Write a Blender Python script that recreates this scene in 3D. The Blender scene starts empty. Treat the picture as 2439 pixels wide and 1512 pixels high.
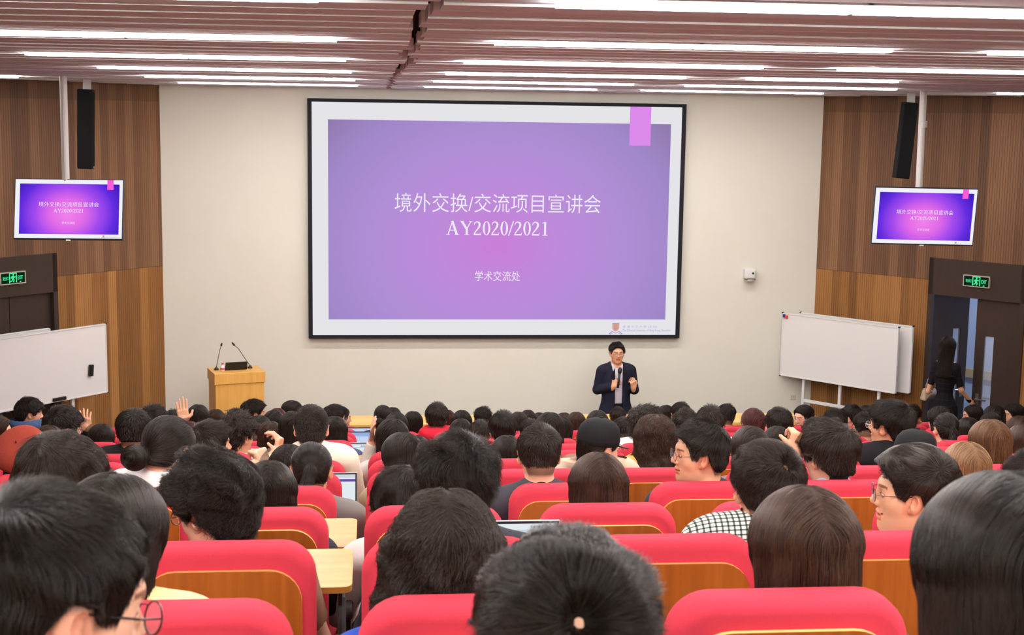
import bpy, bmesh, math, random
import numpy as np
from mathutils import Matrix, Vector

# ------------------------------------------------------------------ scene, camera, world, exposure
S = bpy.context.scene
COL = S.collection
S.view_settings.view_transform = 'Standard'
S.view_settings.look = 'None'
S.view_settings.gamma = 1.0
S.view_settings.use_curve_mapping = False
S.view_settings.exposure = 0.0
CZ = 4.30                                   # eye height of the camera above the stage floor
RC = np.array([[0.9950693054176983, -0.09811618326938014, 0.014501448072133898],
               [0.0006322030410626806, -0.1399328733522268, -0.9901607906167081],
               [0.09918002689480507, 0.9852877780303778, -0.13918087774226268]])
FPX = 3327.735858634776
cd = bpy.data.cameras.new('camera')
cam = bpy.data.objects.new('camera', cd)
COL.objects.link(cam)
cd.sensor_fit = 'HORIZONTAL'
cd.sensor_width = 36.0
cd.lens = FPX * 36.0 / 2439.0
cd.clip_start = 0.05
cd.clip_end = 80
cd.dof.use_dof = True
cd.dof.focus_distance = 7.5
cd.dof.aperture_fstop = 11.0
m3 = Matrix((RC[0], -RC[1], -RC[2])).transposed()
cam.matrix_world = Matrix.Translation((0, 0, CZ)) @ m3.to_4x4()
S.camera = cam
wd = bpy.data.worlds.new('world')
S.world = wd
wd.use_nodes = True
wd.node_tree.nodes['Background'].inputs[0].default_value = (0.8, 0.85, 1.0, 1)
wd.node_tree.nodes['Background'].inputs[1].default_value = 0.02
S.cycles.max_bounces = 6
S.cycles.diffuse_bounces = 4
S.cycles.glossy_bounces = 2
S.cycles.transmission_bounces = 2
S.cycles.transparent_max_bounces = 8
S.cycles.caustics_reflective = False
S.cycles.caustics_refractive = False
S.cycles.sample_clamp_indirect = 6.0
LIGHT_POWER = 64.0                          # radiance of the ceiling strips

def ray(x, y):
    return np.array([(x - 1219.5) / FPX, (y - 756.0) / FPX, 1.0]) @ RC
def at(x, y, Y):
    """The point seen at photograph pixel (x, y) at distance Y down the hall."""
    q = ray(x, y); q = q * (Y / q[1]); q[2] += CZ
    return q

# ------------------------------------------------------------------ object helpers
def srgb(r, g, b):
    f = lambda c: (c / 255.0 / 12.92) if c / 255.0 <= 0.04045 else ((c / 255.0 + 0.055) / 1.055) ** 2.4
    return (f(r), f(g), f(b), 1.0)
def tag(o, label=None, cat=None, group=None, kind=None):
    if label: o['label'] = label
    if cat: o['category'] = cat
    if group: o['group'] = group
    if kind: o['kind'] = kind
    return o
def thing(name, label, cat, loc=(0, 0, 0), rz=0.0, group=None):
    o = bpy.data.objects.new(name, None)
    o.empty_display_size = 0.1
    COL.objects.link(o)
    o.location = loc; o.rotation_euler = (0, 0, rz)
    return tag(o, label, cat, group)
def obj(name, bm, mat=None, parent=None, smooth=False, loc=None):
    if isinstance(bm, bmesh.types.BMesh):
        me = bpy.data.meshes.new(name)
        bmesh.ops.recalc_face_normals(bm, faces=bm.faces)
        bm.to_mesh(me); bm.free()
    else:
        me = bm
    if smooth:
        me.polygons.foreach_set('use_smooth', np.ones(len(me.polygons), bool))
    if mat is not None and len(me.materials) == 0:
        for m in (mat if isinstance(mat, (list, tuple)) else [mat]):
            me.materials.append(m)
    o = bpy.data.objects.new(name, me)
    COL.objects.link(o)
    if parent is not None: o.parent = parent
    if loc is not None: o.location = loc
    return o
def struct(name, bm, mat, parent=None, smooth=False):
    o = obj(name, bm, mat, parent, smooth)
    o['kind'] = 'structure'
    return o
def npmesh(name, V, F):
    me = bpy.data.meshes.new(name)
    V = np.asarray(V, np.float32); F = np.asarray(F, np.int32)
    n = F.shape[1]
    me.vertices.add(len(V)); me.vertices.foreach_set('co', V.ravel())
    me.loops.add(F.size); me.loops.foreach_set('vertex_index', F.ravel())
    me.polygons.add(len(F))
    me.polygons.foreach_set('loop_start', np.arange(0, F.size, n, dtype=np.int32))
    me.polygons.foreach_set('loop_total', np.full(len(F), n, np.int32))
    me.update(calc_edges=True)
    me.polygons.foreach_set('use_smooth', np.ones(len(F), bool))
    return me
def BM(): return bmesh.new()
def box(bm, x0, x1, y0, y1, z0, z1, bevel=0.0, seg=2, M=None):
    vs = [bm.verts.new(p) for p in ((x0,y0,z0),(x1,y0,z0),(x1,y1,z0),(x0,y1,z0),(x0,y0,z1),(x1,y0,z1),(x1,y1,z1),(x0,y1,z1))]
    fs = [bm.faces.new([vs[i] for i in q]) for q in ((3,2,1,0),(4,5,6,7),(0,1,5,4),(1,2,6,5),(2,3,7,6),(3,0,4,7))]
    geo = list(vs)
    if bevel > 0:
        es = list({e for f in fs for e in f.edges})
        r = bmesh.ops.bevel(bm, geom=es, offset=bevel, segments=seg, profile=0.5, affect='EDGES')
        geo = list({v for f in r['faces'] for v in f.verts} | {v for v in vs if v.is_valid})
    if M is not None:
        bmesh.ops.transform(bm, matrix=M, verts=geo)
    return geo
def poly(bm, pts, thick=None, M=None):
    """A flat polygon in the local XZ plane, pushed back along +Y by `thick`."""
    vs = [bm.verts.new((p[0], 0, p[1])) for p in pts]
    f = bm.faces.new(vs)
    allv = list(vs)
    if thick:
        r = bmesh.ops.extrude_face_region(bm, geom=[f])
        nv = [g for g in r['geom'] if isinstance(g, bmesh.types.BMVert)]
        bmesh.ops.translate(bm, vec=(0, thick, 0), verts=nv)
        allv += nv
    if M is not None:
        bmesh.ops.transform(bm, matrix=M, verts=allv)
    return allv
def tube(bm, pts, r, n=10, caps=True):
    pts = [Vector(p) for p in pts]
    rs = r if isinstance(r, (list, tuple)) else [r] * len(pts)
    rings = []; prev = None
    for i, p in enumerate(pts):
        d = (pts[min(i + 1, len(pts) - 1)] - pts[max(i - 1, 0)]).normalized()
        if prev is None:
            a = d.orthogonal().normalized()
        else:
            a = (prev - d * prev.dot(d)).normalized()
        prev = a; b = d.cross(a)
        rings.append([bm.verts.new(p + (a * math.cos(t) + b * math.sin(t)) * rs[i]) for t in (2 * math.pi * k / n for k in range(n))])
    for i in range(len(rings) - 1):
        for k in range(n):
            bm.faces.new((rings[i][k], rings[i][(k + 1) % n], rings[i + 1][(k + 1) % n], rings[i + 1][k]))
    if caps:
        bm.faces.new(rings[0][::-1]); bm.faces.new(rings[-1])
def ring(bm, c, rx, rz, r, n=20, k=6, a=(1,0,0), b=(0,0,1)):
    c = Vector(c); a = Vector(a); b = Vector(b); rings = []
    for i in range(n):
        t = 2 * math.pi * i / n
        d = a * math.cos(t) * rx + b * math.sin(t) * rz
        o = d.normalized(); w = a.cross(b)
        rings.append([bm.verts.new(c + d + (o * math.cos(u) + w * math.sin(u)) * r) for u in (2 * math.pi * j / k for j in range(k))])
    for i in range(n):
        for j in range(k):
            bm.faces.new((rings[i][j], rings[(i+1) % n][j], rings[(i+1) % n][(j+1) % k], rings[i][(j+1) % k]))
def lathe(bm, prof, n=20, M=None):
    rings = []; vs = []
    for r, z in prof:
        rings.append([bm.verts.new((r * math.cos(2*math.pi*k/n), r * math.sin(2*math.pi*k/n), z)) for k in range(n)])
        vs += rings[-1]
    for i in range(len(rings) - 1):
        for k in range(n):
            bm.faces.new((rings[i][k], rings[i][(k+1) % n], rings[i+1][(k+1) % n], rings[i+1][k]))
    bm.faces.new(rings[0][::-1]); bm.faces.new(rings[-1])
    if M is not None: bmesh.ops.transform(bm, matrix=M, verts=vs)
def rrect(w, h, r, n=6, rb=None):
    """Outline of a rectangle with rounded corners (rb: radius of the two lower ones), centred in x, z from 0 to h."""
    rb = r if rb is None else rb
    o = []
    for cx, cz, a0, rr in ((w/2-r, h-r, 0, r), (-w/2+r, h-r, 90, r), (-w/2+rb, rb, 180, rb), (w/2-rb, rb, 270, rb)):
        for i in range(n + 1):
            a = math.radians(a0 + 90 * i / n)
            o.append((cx + rr * math.cos(a), cz + rr * math.sin(a)))
    return o
def tmat(loc, rz=0.0, rx=0.0, ry=0.0):
    return Matrix.Translation(loc) @ Matrix.Rotation(rz, 4, 'Z') @ Matrix.Rotation(rx, 4, 'X') @ Matrix.Rotation(ry, 4, 'Y')

# ------------------------------------------------------------------ materials
def mat(name, col, rough=0.6, spec=0.4, metal=0.0, noise=None, bump=None, emit=None, sheen=0.0):
    m = bpy.data.materials.new(name)
    m.use_nodes = True
    nt = m.node_tree; b = nt.nodes['Principled BSDF']
    c = col if len(col) == 4 else srgb(*col)
    b.inputs['Base Color'].default_value = c
    b.inputs['Roughness'].default_value = rough
    b.inputs['Specular IOR Level'].default_value = spec
    b.inputs['Metallic'].default_value = metal
    if sheen:
        b.inputs['Sheen Weight'].default_value = sheen
        b.inputs['Sheen Roughness'].default_value = 0.5
        b.inputs['Sheen Tint'].default_value = c
    if emit:
        b.inputs['Emission Color'].default_value = emit[0]
        b.inputs['Emission Strength'].default_value = emit[1]
    if noise or bump:
        tc = nt.nodes.new('ShaderNodeTexCoord')
        n = nt.nodes.new('ShaderNodeTexNoise')
        mp = nt.nodes.new('ShaderNodeMapping')
        nt.links.new(tc.outputs['Object'], mp.inputs[0])
        nt.links.new(mp.outputs[0], n.inputs['Vector'])
        sc = (noise or bump)[0]
        mp.inputs['Scale'].default_value = sc if isinstance(sc, tuple) else (sc, sc, sc)
        n.inputs['Scale'].default_value = 1.0
        n.inputs['Detail'].default_value = 4.0
        if noise:
            mx = nt.nodes.new('ShaderNodeMix'); mx.data_type = 'RGBA'
            c2 = noise[1] if len(noise[1]) == 4 else srgb(*noise[1])
            mx.inputs[6].default_value = c; mx.inputs[7].default_value = c2
            nt.links.new(n.outputs['Fac'], mx.inputs[0])
            nt.links.new(mx.outputs[2], b.inputs['Base Color'])
        if bump:
            bp = nt.nodes.new('ShaderNodeBump')
            bp.inputs['Strength'].default_value = bump[1]
            bp.inputs['Distance'].default_value = bump[2] if len(bump) > 2 else 0.005
            nt.links.new(n.outputs['Fac'], bp.inputs['Height'])
            nt.links.new(bp.outputs[0], b.inputs['Normal'])
    return m
def emis(name, col, strength=1.0):
    m = mat(name, (0, 0, 0, 1), 0.8, 0.0, emit=(col if len(col) == 4 else srgb(*col), strength))
    return m
class NT:
    """Tiny node-graph helper."""
    def __init__(s, m): s.nt = m.node_tree
    def n(s, t, **k):
        x = s.nt.nodes.new(t)
        for a, v in k.items():
            if a == 'ins':
                for i, w in v.items(): x.inputs[i].default_value = w
            else: setattr(x, a, v)
        return x
    def l(s, a, b): s.nt.links.new(a, b)
    def math(s, op, a, b=None):
        x = s.n('ShaderNodeMath', operation=op)
        for i, v in enumerate((a, b)):
            if v is None: continue
            if isinstance(v, (int, float)): x.inputs[i].default_value = v
            else: s.l(v, x.inputs[i])
        return x.outputs[0]
def ramp(t, fac, stops):
    r = t.n('ShaderNodeValToRGB')
    el = r.color_ramp.elements
    while len(el) < len(stops): el.new(0.5)
    for e, (p, c) in zip(el, stops):
        e.position = p; e.color = c if len(c) == 4 else srgb(*c)
    t.l(fac, r.inputs[0])
    return r.outputs[0]
def wood_wall(name, seam):
    """Ribbed veneer boards: object X runs along the wall, Z up."""
    m = mat(name, (100, 66, 40), 0.55, 0.3); t = NT(m); b = m.node_tree.nodes['Principled BSDF']
    tc = t.n('ShaderNodeTexCoord'); sx = t.n('ShaderNodeSeparateXYZ'); t.l(tc.outputs['Object'], sx.inputs[0])
    x, z = sx.outputs[0], sx.outputs[2]
    up = t.math('GREATER_THAN', z, seam)
    bx = t.math('FLOOR', t.math('DIVIDE', t.math('ADD', x, t.math('MULTIPLY', up, 0.06)), 0.122))
    cv = t.n('ShaderNodeCombineXYZ'); t.l(bx, cv.inputs[0]); t.l(up, cv.inputs[1])
    wn = t.n('ShaderNodeTexWhiteNoise', noise_dimensions='3D'); t.l(cv.outputs[0], wn.inputs[0])
    mp = t.n('ShaderNodeMapping', ins={'Scale': (55, 55, 2.2)}); t.l(tc.outputs['Object'], mp.inputs[0])
    gr = t.n('ShaderNodeTexNoise', ins={'Scale': 1.0, 'Detail': 5.0}); t.l(mp.outputs[0], gr.inputs['Vector'])
    f = t.math('ADD', t.math('MULTIPLY', wn.outputs[0], 0.62), t.math('MULTIPLY', gr.outputs['Fac'], 0.5))
    c1 = ramp(t, f, ((0.15, (112, 76, 40)), (0.5, (148, 102, 54)), (0.95, (182, 130, 74))))
    c2 = ramp(t, f, ((0.15, (92, 66, 48)), (0.5, (120, 86, 60)), (0.95, (148, 110, 78))))
    mx = t.n('ShaderNodeMix', data_type='RGBA'); t.l(up, mx.inputs[0]); t.l(c1, mx.inputs[6]); t.l(c2, mx.inputs[7])
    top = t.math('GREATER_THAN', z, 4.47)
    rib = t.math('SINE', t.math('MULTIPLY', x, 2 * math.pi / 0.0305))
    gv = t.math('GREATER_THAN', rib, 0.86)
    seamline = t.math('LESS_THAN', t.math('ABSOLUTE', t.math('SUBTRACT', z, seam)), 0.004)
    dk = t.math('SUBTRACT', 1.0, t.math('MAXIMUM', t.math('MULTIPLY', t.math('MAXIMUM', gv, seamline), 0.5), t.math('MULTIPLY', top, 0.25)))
    hs = t.n('ShaderNodeMix', data_type='RGBA', blend_type='MULTIPLY', ins={0: 1.0}); t.l(mx.outputs[2], hs.inputs[6]); t.l(dk, hs.inputs[7])
    t.l(hs.outputs[2], b.inputs['Base Color'])
    bp = t.n('ShaderNodeBump', ins={'Strength': 0.6, 'Distance': 0.006}); t.l(t.math('SUBTRACT', 1.0, gv), bp.inputs['Height'])
    t.l(bp.outputs[0], b.inputs['Normal'])
    return m
def veneer(name, a, b_, c_, scale=(30, 30, 1.6), rough=0.4):
    m = mat(name, a, rough, 0.4); t = NT(m); b = m.node_tree.nodes['Principled BSDF']
    tc = t.n('ShaderNodeTexCoord'); oi = t.n('ShaderNodeObjectInfo')
    ad = t.n('ShaderNodeVectorMath', operation='ADD'); t.l(tc.outputs['Object'], ad.inputs[0])
    sc = t.n('ShaderNodeVectorMath', operation='SCALE', ins={3: 9.0}); t.l(oi.outputs['Location'], sc.inputs[0]); t.l(sc.outputs[0], ad.inputs[1])
    mp = t.n('ShaderNodeMapping', ins={'Scale': scale}); t.l(ad.outputs[0], mp.inputs[0])
    n = t.n('ShaderNodeTexNoise', ins={'Scale': 1.0, 'Detail': 6.0, 'Distortion': 0.4}); t.l(mp.outputs[0], n.inputs['Vector'])
    t.l(ramp(t, n.outputs['Fac'], ((0.25, a), (0.5, b_), (0.78, c_))), b.inputs['Base Color'])
    return m
# ------------------------------------------------------------------ the hall: shell
XL, XR, YF = -2.578, 5.706, 17.5            # the two ends of the front wall
ANG = math.radians(39.5)                    # the side walls splay out from it
ZC = CZ + 0.369                             # underside of the ceiling boards
SPL = 6.6
XSL, XSR = XL - SPL * math.sin(ANG), XR + SPL * math.sin(ANG)
YS = YF - SPL * math.cos(ANG)
YB = -3.6
def row_y(k): return 2.46 + 1.005 * (k - 1)             # rear face of the chair backs of row k
def row_top(k): return CZ - (0.884 + 0.195 * (k - 1))   # their top edge
def row_floor(k): return max(0.0, row_top(k) - 1.03)
def wall_mat(side, s, z=0.0, off=0.0):
    """Frame on a side wall: local x along the wall away from the stage corner, local -y into the hall for the left wall's mirror as well."""
    c = Vector(((XL if side < 0 else XR), YF, z))
    d = Vector((side * math.sin(ANG), -math.cos(ANG), 0))
    n = Vector((-side * math.cos(ANG), -math.sin(ANG), 0))
    p = c + d * s + n * off
    ex = d * side          # left wall: x runs towards the corner, so that x is to the right for a viewer
    return Matrix(((ex.x, -n.x, 0, p.x), (ex.y, -n.y, 0, p.y), (0, 0, 1, p.z), (0, 0, 0, 1)))
def on_wall(px, py, side, off=0.0):
    c = np.array([XL if side < 0 else XR, YF]); n = np.array([-side * math.cos(ANG), -math.sin(ANG)])
    r = ray(px, py); t = ((c + n * off) @ n) / (r[:2] @ n); q = r * t; q[2] += CZ
    return float((q[:2] - c) @ np.array([side * math.sin(ANG), -math.cos(ANG)])), q[2]

M_PAINT = mat('cream_paint', (224, 222, 210), 0.85, 0.15, noise=(3.0, (220, 217, 204)), bump=(220, 0.05))
M_WOODW = wood_wall('ribbed_veneer', 2.47)
M_FLOOR = mat('dark_carpet', (70, 62, 58), 0.95, 0.1, noise=(90, (92, 80, 74)))
M_CEIL = mat('ceiling_board', (212, 222, 228), 0.75, 0.15, noise=((1, 6, 6), (207, 217, 223)))
M_LITEDGE = mat('ceiling_board_lit_edge', (244, 244, 244), 0.6, 0.3)  # paler than the boards: light caught on their edges, put into the colour
M_VOID = mat('ceiling_void', (70, 56, 54), 0.9, 0.1)
M_DOOR = mat('dark_stained_door', (66, 52, 44), 0.35, 0.5, noise=((30, 30, 2), (54, 43, 37)))
M_WHITE = mat('white_enamel', (222, 222, 220), 0.3, 0.5)
M_GREYW = mat('light_grey_metal', (196, 192, 188), 0.4, 0.5)
M_BLACK = mat('black_plastic', (24, 24, 26), 0.45, 0.4)
M_STEEL = mat('brushed_steel', (170, 170, 172), 0.3, 0.5, metal=0.9)
M_HALL = mat('corridor_paint', (186, 196, 214), 0.8, 0.2)
M_HALLF = mat('corridor_floor', (120, 125, 140), 0.5, 0.4)

# raked floor, one tread per row of chairs
bm = BM()
ZB = row_floor(0) + 0.195
prof = [(YB, ZB), (row_y(0) - 0.42, ZB)]
for k in range(0, 13):
    prof += [(row_y(k) - 0.42, row_floor(k)), (row_y(k + 1) - 0.42, row_floor(k))]
prof += [(row_y(13) - 0.42, 0.0), (YF + 0.0, 0.0)]
x0, x1 = XSL - 0.1, XSR + 0.1
lo = [bm.verts.new((x0, y, z)) for y, z in prof]; hi = [bm.verts.new((x1, y, z)) for y, z in prof]
for i in range(len(prof) - 1):
    if abs(prof[i][0] - prof[i+1][0]) + abs(prof[i][1] - prof[i+1][1]) > 1e-6:
        bm.faces.new((lo[i], hi[i], hi[i+1], lo[i+1]))
struct('floor', bm, M_FLOOR)
bm = BM(); box(bm, XL, XR, YF, YF + 0.2, 0, ZC + 0.35)
struct('wall_front', bm, M_PAINT)
bm = BM(); box(bm, XSL - 0.3, XSR + 0.3, YB - 0.2, YB, 0, ZC + 0.35)
struct('wall_back', bm, M_PAINT)
# splayed walls with a doorway each (s 1.60 .. 2.82), then straight side walls
D0, D1, DZ, DH = 1.60, 2.82, 2.30, 2.74
for side, nm in ((-1, 'left'), (1, 'right')):
    M = wall_mat(side, 0)
    bm = BM()
    f = lambda a, b: (min(a * side, b * side), max(a * side, b * side))
    for s0, s1, z0, z1 in ((0, D0, 0, ZC + 0.35), (D1, SPL, 0, ZC + 0.35), (D0, D1, DH, ZC + 0.35)):
        a, b = f(s0, s1); box(bm, a, b, 0, 0.16, z0, z1)
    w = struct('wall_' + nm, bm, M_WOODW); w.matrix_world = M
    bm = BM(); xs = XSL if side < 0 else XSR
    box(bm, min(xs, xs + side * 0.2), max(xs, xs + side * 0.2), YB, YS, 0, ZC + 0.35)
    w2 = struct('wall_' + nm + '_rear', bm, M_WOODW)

# ceiling: boards across the hall in two fields with a ragged joint between them, strip lights let in
PITCH = 2.234 / 7
LROWS = [4.37 + 2.234 * i for i in range(-3, 6)]
BLK = [(-5.0, -4.04), (-4.03, -3.07), (-2.09, -1.127), (-1.123, -0.16), (0.56, 1.513), (1.517, 2.47), (2.97, 3.995), (4.0, 5.05), (6.1, 7.05)]
lights = []
for i, Y in enumerate(LROWS):
    for j, (a, b) in enumerate(BLK):
        if Y > 12 and j in (0, 1, 8): continue
        if j in (1,) and Y > 3: continue
        if j == 0 and Y > 3: continue
        if j == 8 and Y > 3: continue
        if abs(Y - 11.07) < 0.1 and j == 7: b = 4.21
        lights.append((a, b, Y))
lights += [(-4.44, -3.48, 14.36), (6.5, 7.45, 14.2)]
rnd = random.Random(4)
bm = BM(); bl = BM()
LW = 0.062
for n in range(-26, 48):
    Y = 4.37 + PITCH * n
    if not (YB + 0.1 < Y < YF - 0.02): continue
    lim = (XSL, XSR) if Y < YS else (XL - (YF - Y) * math.tan(ANG), XR + (YF - Y) * math.tan(ANG))
    jit = rnd.choice((-0.05, 0.0, 0.06, -0.02))
    cuts = sorted([(a - 0.01, b + 0.01) for a, b, y in lights if abs(y - Y) < 0.13])
    for xa, xb in ((lim[0], 0.175 + jit * .6), (0.225 + jit * .6 + rnd.uniform(-0.015, 0.02), lim[1])):
        w = 0.262
        y0, y1 = Y - w / 2, min(Y + w / 2, YF - 0.005)
        zlo = ZC + rnd.uniform(-0.003, 0.003)
        segs = [(xa, xb)]
        for ca, cb in cuts:
            ns = []
            for p, q in segs:
                if cb <= p or ca >= q: ns.append((p, q)); continue
                if ca > p: ns.append((p, ca))
                if cb < q: ns.append((cb, q))
            segs = ns
        for p, q in segs:
            if q - p < 0.02: continue
            box(bm, p, q, y0, y1, zlo, zlo + 0.05)
            box(bl, p, q, y0 - 0.010, y0, zlo - 0.003, zlo + 0.05)  # added strip whose pale colour stands for the lit board side
        for ca, cb in cuts:
            if xa < ca and cb < xb:
                for ya, yb in ((y0, Y - LW - 0.004), (Y + LW + 0.004, y1)): box(bm, ca, cb, ya, yb, zlo, zlo + 0.05)
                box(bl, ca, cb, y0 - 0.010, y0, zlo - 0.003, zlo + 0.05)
box(bl, XSL - 0.2, XSR + 0.2, YB, YF + 0.2, ZC + 0.22, ZC + 0.34)
box(bm, 0.1, 0.3, 5.2, 5.4, ZC + 0.1, ZC + 0.2)
me = bpy.data.meshes.new('ceiling')
ob = obj('ceiling', bm, M_CEIL); ob['kind'] = 'structure'
ol = obj('board_lit_edges', bl, [M_LITEDGE], ob)
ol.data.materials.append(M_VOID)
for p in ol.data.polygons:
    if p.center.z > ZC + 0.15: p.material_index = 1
M_TUBE = emis('lit_diffuser', (255, 249, 245), LIGHT_POWER)
ordn = ['first', 'second', 'third', 'fourth', 'fifth', 'sixth', 'seventh', 'eighth', 'ninth', 'tenth', 'eleventh', 'twelfth', 'thirteenth']
vis_rows = [r for r in LROWS if r > 4][::-1]
for a, b, Y in lights:
    if Y in vis_rows: where = 'in %s ceiling row from the screen' % ordn[vis_rows.index(Y)]
    elif Y > 14: where = 'alone by the %s speaker column' % ('left' if a < 0 else 'right')
    else: where = 'overhead %.0f metres back from the screen' % (YF - Y)
    jn = [i for i, q in enumerate(BLK) if abs(q[0] - a) < 0.01]
    pos = ['far left', 'left outer', 'second left of joint', 'first left of joint', 'first right of joint', 'second right of joint', 'third right of joint', 'fourth right of joint', 'far right'][jn[0]] if jn else 'single'
    t = thing('ceiling_light', 'white strip light %s, %s' % (where, pos), 'ceiling light', ((a + b) / 2, Y, ZC - 0.008), 0, 'ceiling strip lights')
    L = (b - a) / 2 - 0.004
    bm = BM(); box(bm, -L, L, -LW, LW, 0.02, 0.055, 0.003, 1); obj('housing', bm, M_GREYW, t)
    bm = BM(); box(bm, -L + 0.004, L - 0.004, -LW + 0.004, LW - 0.004, -0.010, 0.02); obj('diffuser', bm, M_TUBE, t)
# ------------------------------------------------------------------ fixtures of the hall
def stroke(bm, pts, w):
    """Flat pen stroke in XZ; w: one width per point."""
    L, Rr = [], []
    for i, p in enumerate(pts):
        a = pts[max(i - 1, 0)]; b = pts[min(i + 1, len(pts) - 1)]
        dx, dz = b[0] - a[0], b[1] - a[1]; d = math.hypot(dx, dz) or 1
        nx, nz = -dz / d, dx / d; h = (w[i] if isinstance(w, (list, tuple)) else w) / 2
        L.append(bm.verts.new((p[0] + nx * h, 0, p[1] + nz * h))); Rr.append(bm.verts.new((p[0] - nx * h, 0, p[1] - nz * h)))
    for i in range(len(pts) - 1):
        bm.faces.new((L[i], L[i+1], Rr[i+1], Rr[i]))
def serif_text(txt):
    bm = BM(); x = 0.0
    def q(a, b, c, d): stroke(bm, [(x + a, (c + d) / 2), (x + b, (c + d) / 2)], d - c)
    for ch in txt:
        P = lambda *l: [(x + a, b) for a, b in l]
        if ch == 'A':
            stroke(bm, P((0.12, 0.02), (0.37, 0.98)), 0.06); stroke(bm, P((0.35, 1.0), (0.62, 0.02)), 0.13); q(0.2, 0.53, 0.31, 0.36); q(0.0, 0.24, 0, 0.035); q(0.48, 0.76, 0, 0.035); x += 0.76
        elif ch == 'Y':
            stroke(bm, P((0.13, 0.98), (0.4, 0.44)), 0.13); stroke(bm, P((0.65, 0.98), (0.42, 0.46)), 0.06); stroke(bm, P((0.41, 0.5), (0.41, 0.02)), 0.12); q(0.0, 0.27, 0.965, 1); q(0.53, 0.77, 0.965, 1); q(0.27, 0.56, 0, 0.035); x += 0.77
        elif ch == '2':
            stroke(bm, P((0.05, 0.72), (0.09, 0.87), (0.2, 0.95), (0.32, 0.9), (0.37, 0.76), (0.34, 0.6), (0.24, 0.41), (0.12, 0.22), (0.06, 0.1)), [0.03, 0.06, 0.08, 0.11, 0.12, 0.11, 0.08, 0.07, 0.06]); q(0.03, 0.44, 0, 0.1); stroke(bm, P((0.41, 0.05), (0.46, 0.2)), 0.03); x += 0.5
        elif ch == '0':
            n = 24; o, i_ = [], []
            for k in range(n):
                t = 2 * math.pi * k / n
                o.append(bm.verts.new((x + 0.25 + 0.215 * math.cos(t), 0, 0.49 + 0.5 * math.sin(t)))); i_.append(bm.verts.new((x + 0.25 + 0.105 * math.cos(t), 0, 0.49 + 0.455 * math.sin(t))))
            for k in range(n): bm.faces.new((o[k], o[(k+1) % n], i_[(k+1) % n], i_[k]))
            x += 0.5
        elif ch == '/':
            stroke(bm, P((0.0, -0.03), (0.27, 1.02)), 0.06); x += 0.29
        elif ch == '1':
            stroke(bm, P((0.27, 0.96), (0.27, 0.02)), 0.11); stroke(bm, P((0.11, 0.86), (0.27, 0.95)), 0.05); q(0.12, 0.42, 0, 0.035); x += 0.5
    me = bpy.data.meshes.new('t'); bm.to_mesh(me); bm.free()
    return me
def font_text(txt, offset=0.0, spacing=1.0):
    c = bpy.data.curves.new('t', 'FONT'); c.body = txt; c.size = 1.0; c.offset = offset; c.space_character = spacing; c.resolution_u = 4
    o = bpy.data.objects.new('t', c); COL.objects.link(o)
    dg = bpy.context.evaluated_depsgraph_get(); dg.update()
    me = bpy.data.meshes.new_from_object(o.evaluated_get(dg))
    bpy.data.objects.remove(o); bpy.data.curves.remove(c)
    me.transform(Matrix.Rotation(math.pi / 2, 4, 'X'))
    return me
def fit(me, x0, x1, z0, z1, y):
    """Scale a text mesh in the XZ plane into a rectangle."""
    n = len(me.vertices); v = np.empty(n * 3, np.float32); me.vertices.foreach_get('co', v); v = v.reshape(-1, 3)
    a, b = v.min(0), v.max(0)
    v[:, 0] = x0 + (v[:, 0] - a[0]) / (b[0] - a[0]) * (x1 - x0)
    v[:, 2] = z0 + (v[:, 2] - a[2]) / (b[2] - a[2]) * (z1 - z0)
    v[:, 1] = y
    me.vertices.foreach_set('co', v.ravel()); me.update()
    return me
def slide_mat(name, stops, cx, cz, sx, sz, st=1.0):
    """The slide's own radial design, lit from behind/projected."""
    m = mat(name, (0, 0, 0, 1), 0.8, 0.0); t = NT(m); b = m.node_tree.nodes['Principled BSDF']
    tc = t.n('ShaderNodeTexCoord'); s = t.n('ShaderNodeSeparateXYZ'); t.l(tc.outputs['Object'], s.inputs[0])
    dx = t.math('DIVIDE', t.math('SUBTRACT', s.outputs[0], cx), sx); dz = t.math('DIVIDE', t.math('SUBTRACT', s.outputs[2], cz), sz)
    d = t.math('SQRT', t.math('ADD', t.math('MULTIPLY', dx, dx), t.math('MULTIPLY', dz, dz)))
    d = t.math('DIVIDE', d, 1.5); stops = [(p / 1.5, c) for p, c in stops]
    t.l(ramp(t, d, stops), b.inputs['Emission Color']); b.inputs['Emission Strength'].default_value = st
    return m
YSC = YF - 0.06
_c = [at(743.5, 242.5, YSC), at(1625, 255.5, YSC), at(744, 797, YSC), at(1607.5, 797.5, YSC)]
SX0, SX1 = (_c[0][0] + _c[2][0]) / 2, (_c[1][0] + _c[3][0]) / 2
SZ0, SZ1 = (_c[2][2] + _c[3][2]) / 2, (_c[0][2] + _c[1][2]) / 2
def UV(px, py):
    q = at(px, py, YSC); return (q[0] - SX0) / (SX1 - SX0), (q[2] - SZ0) / (SZ1 - SZ0)
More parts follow.
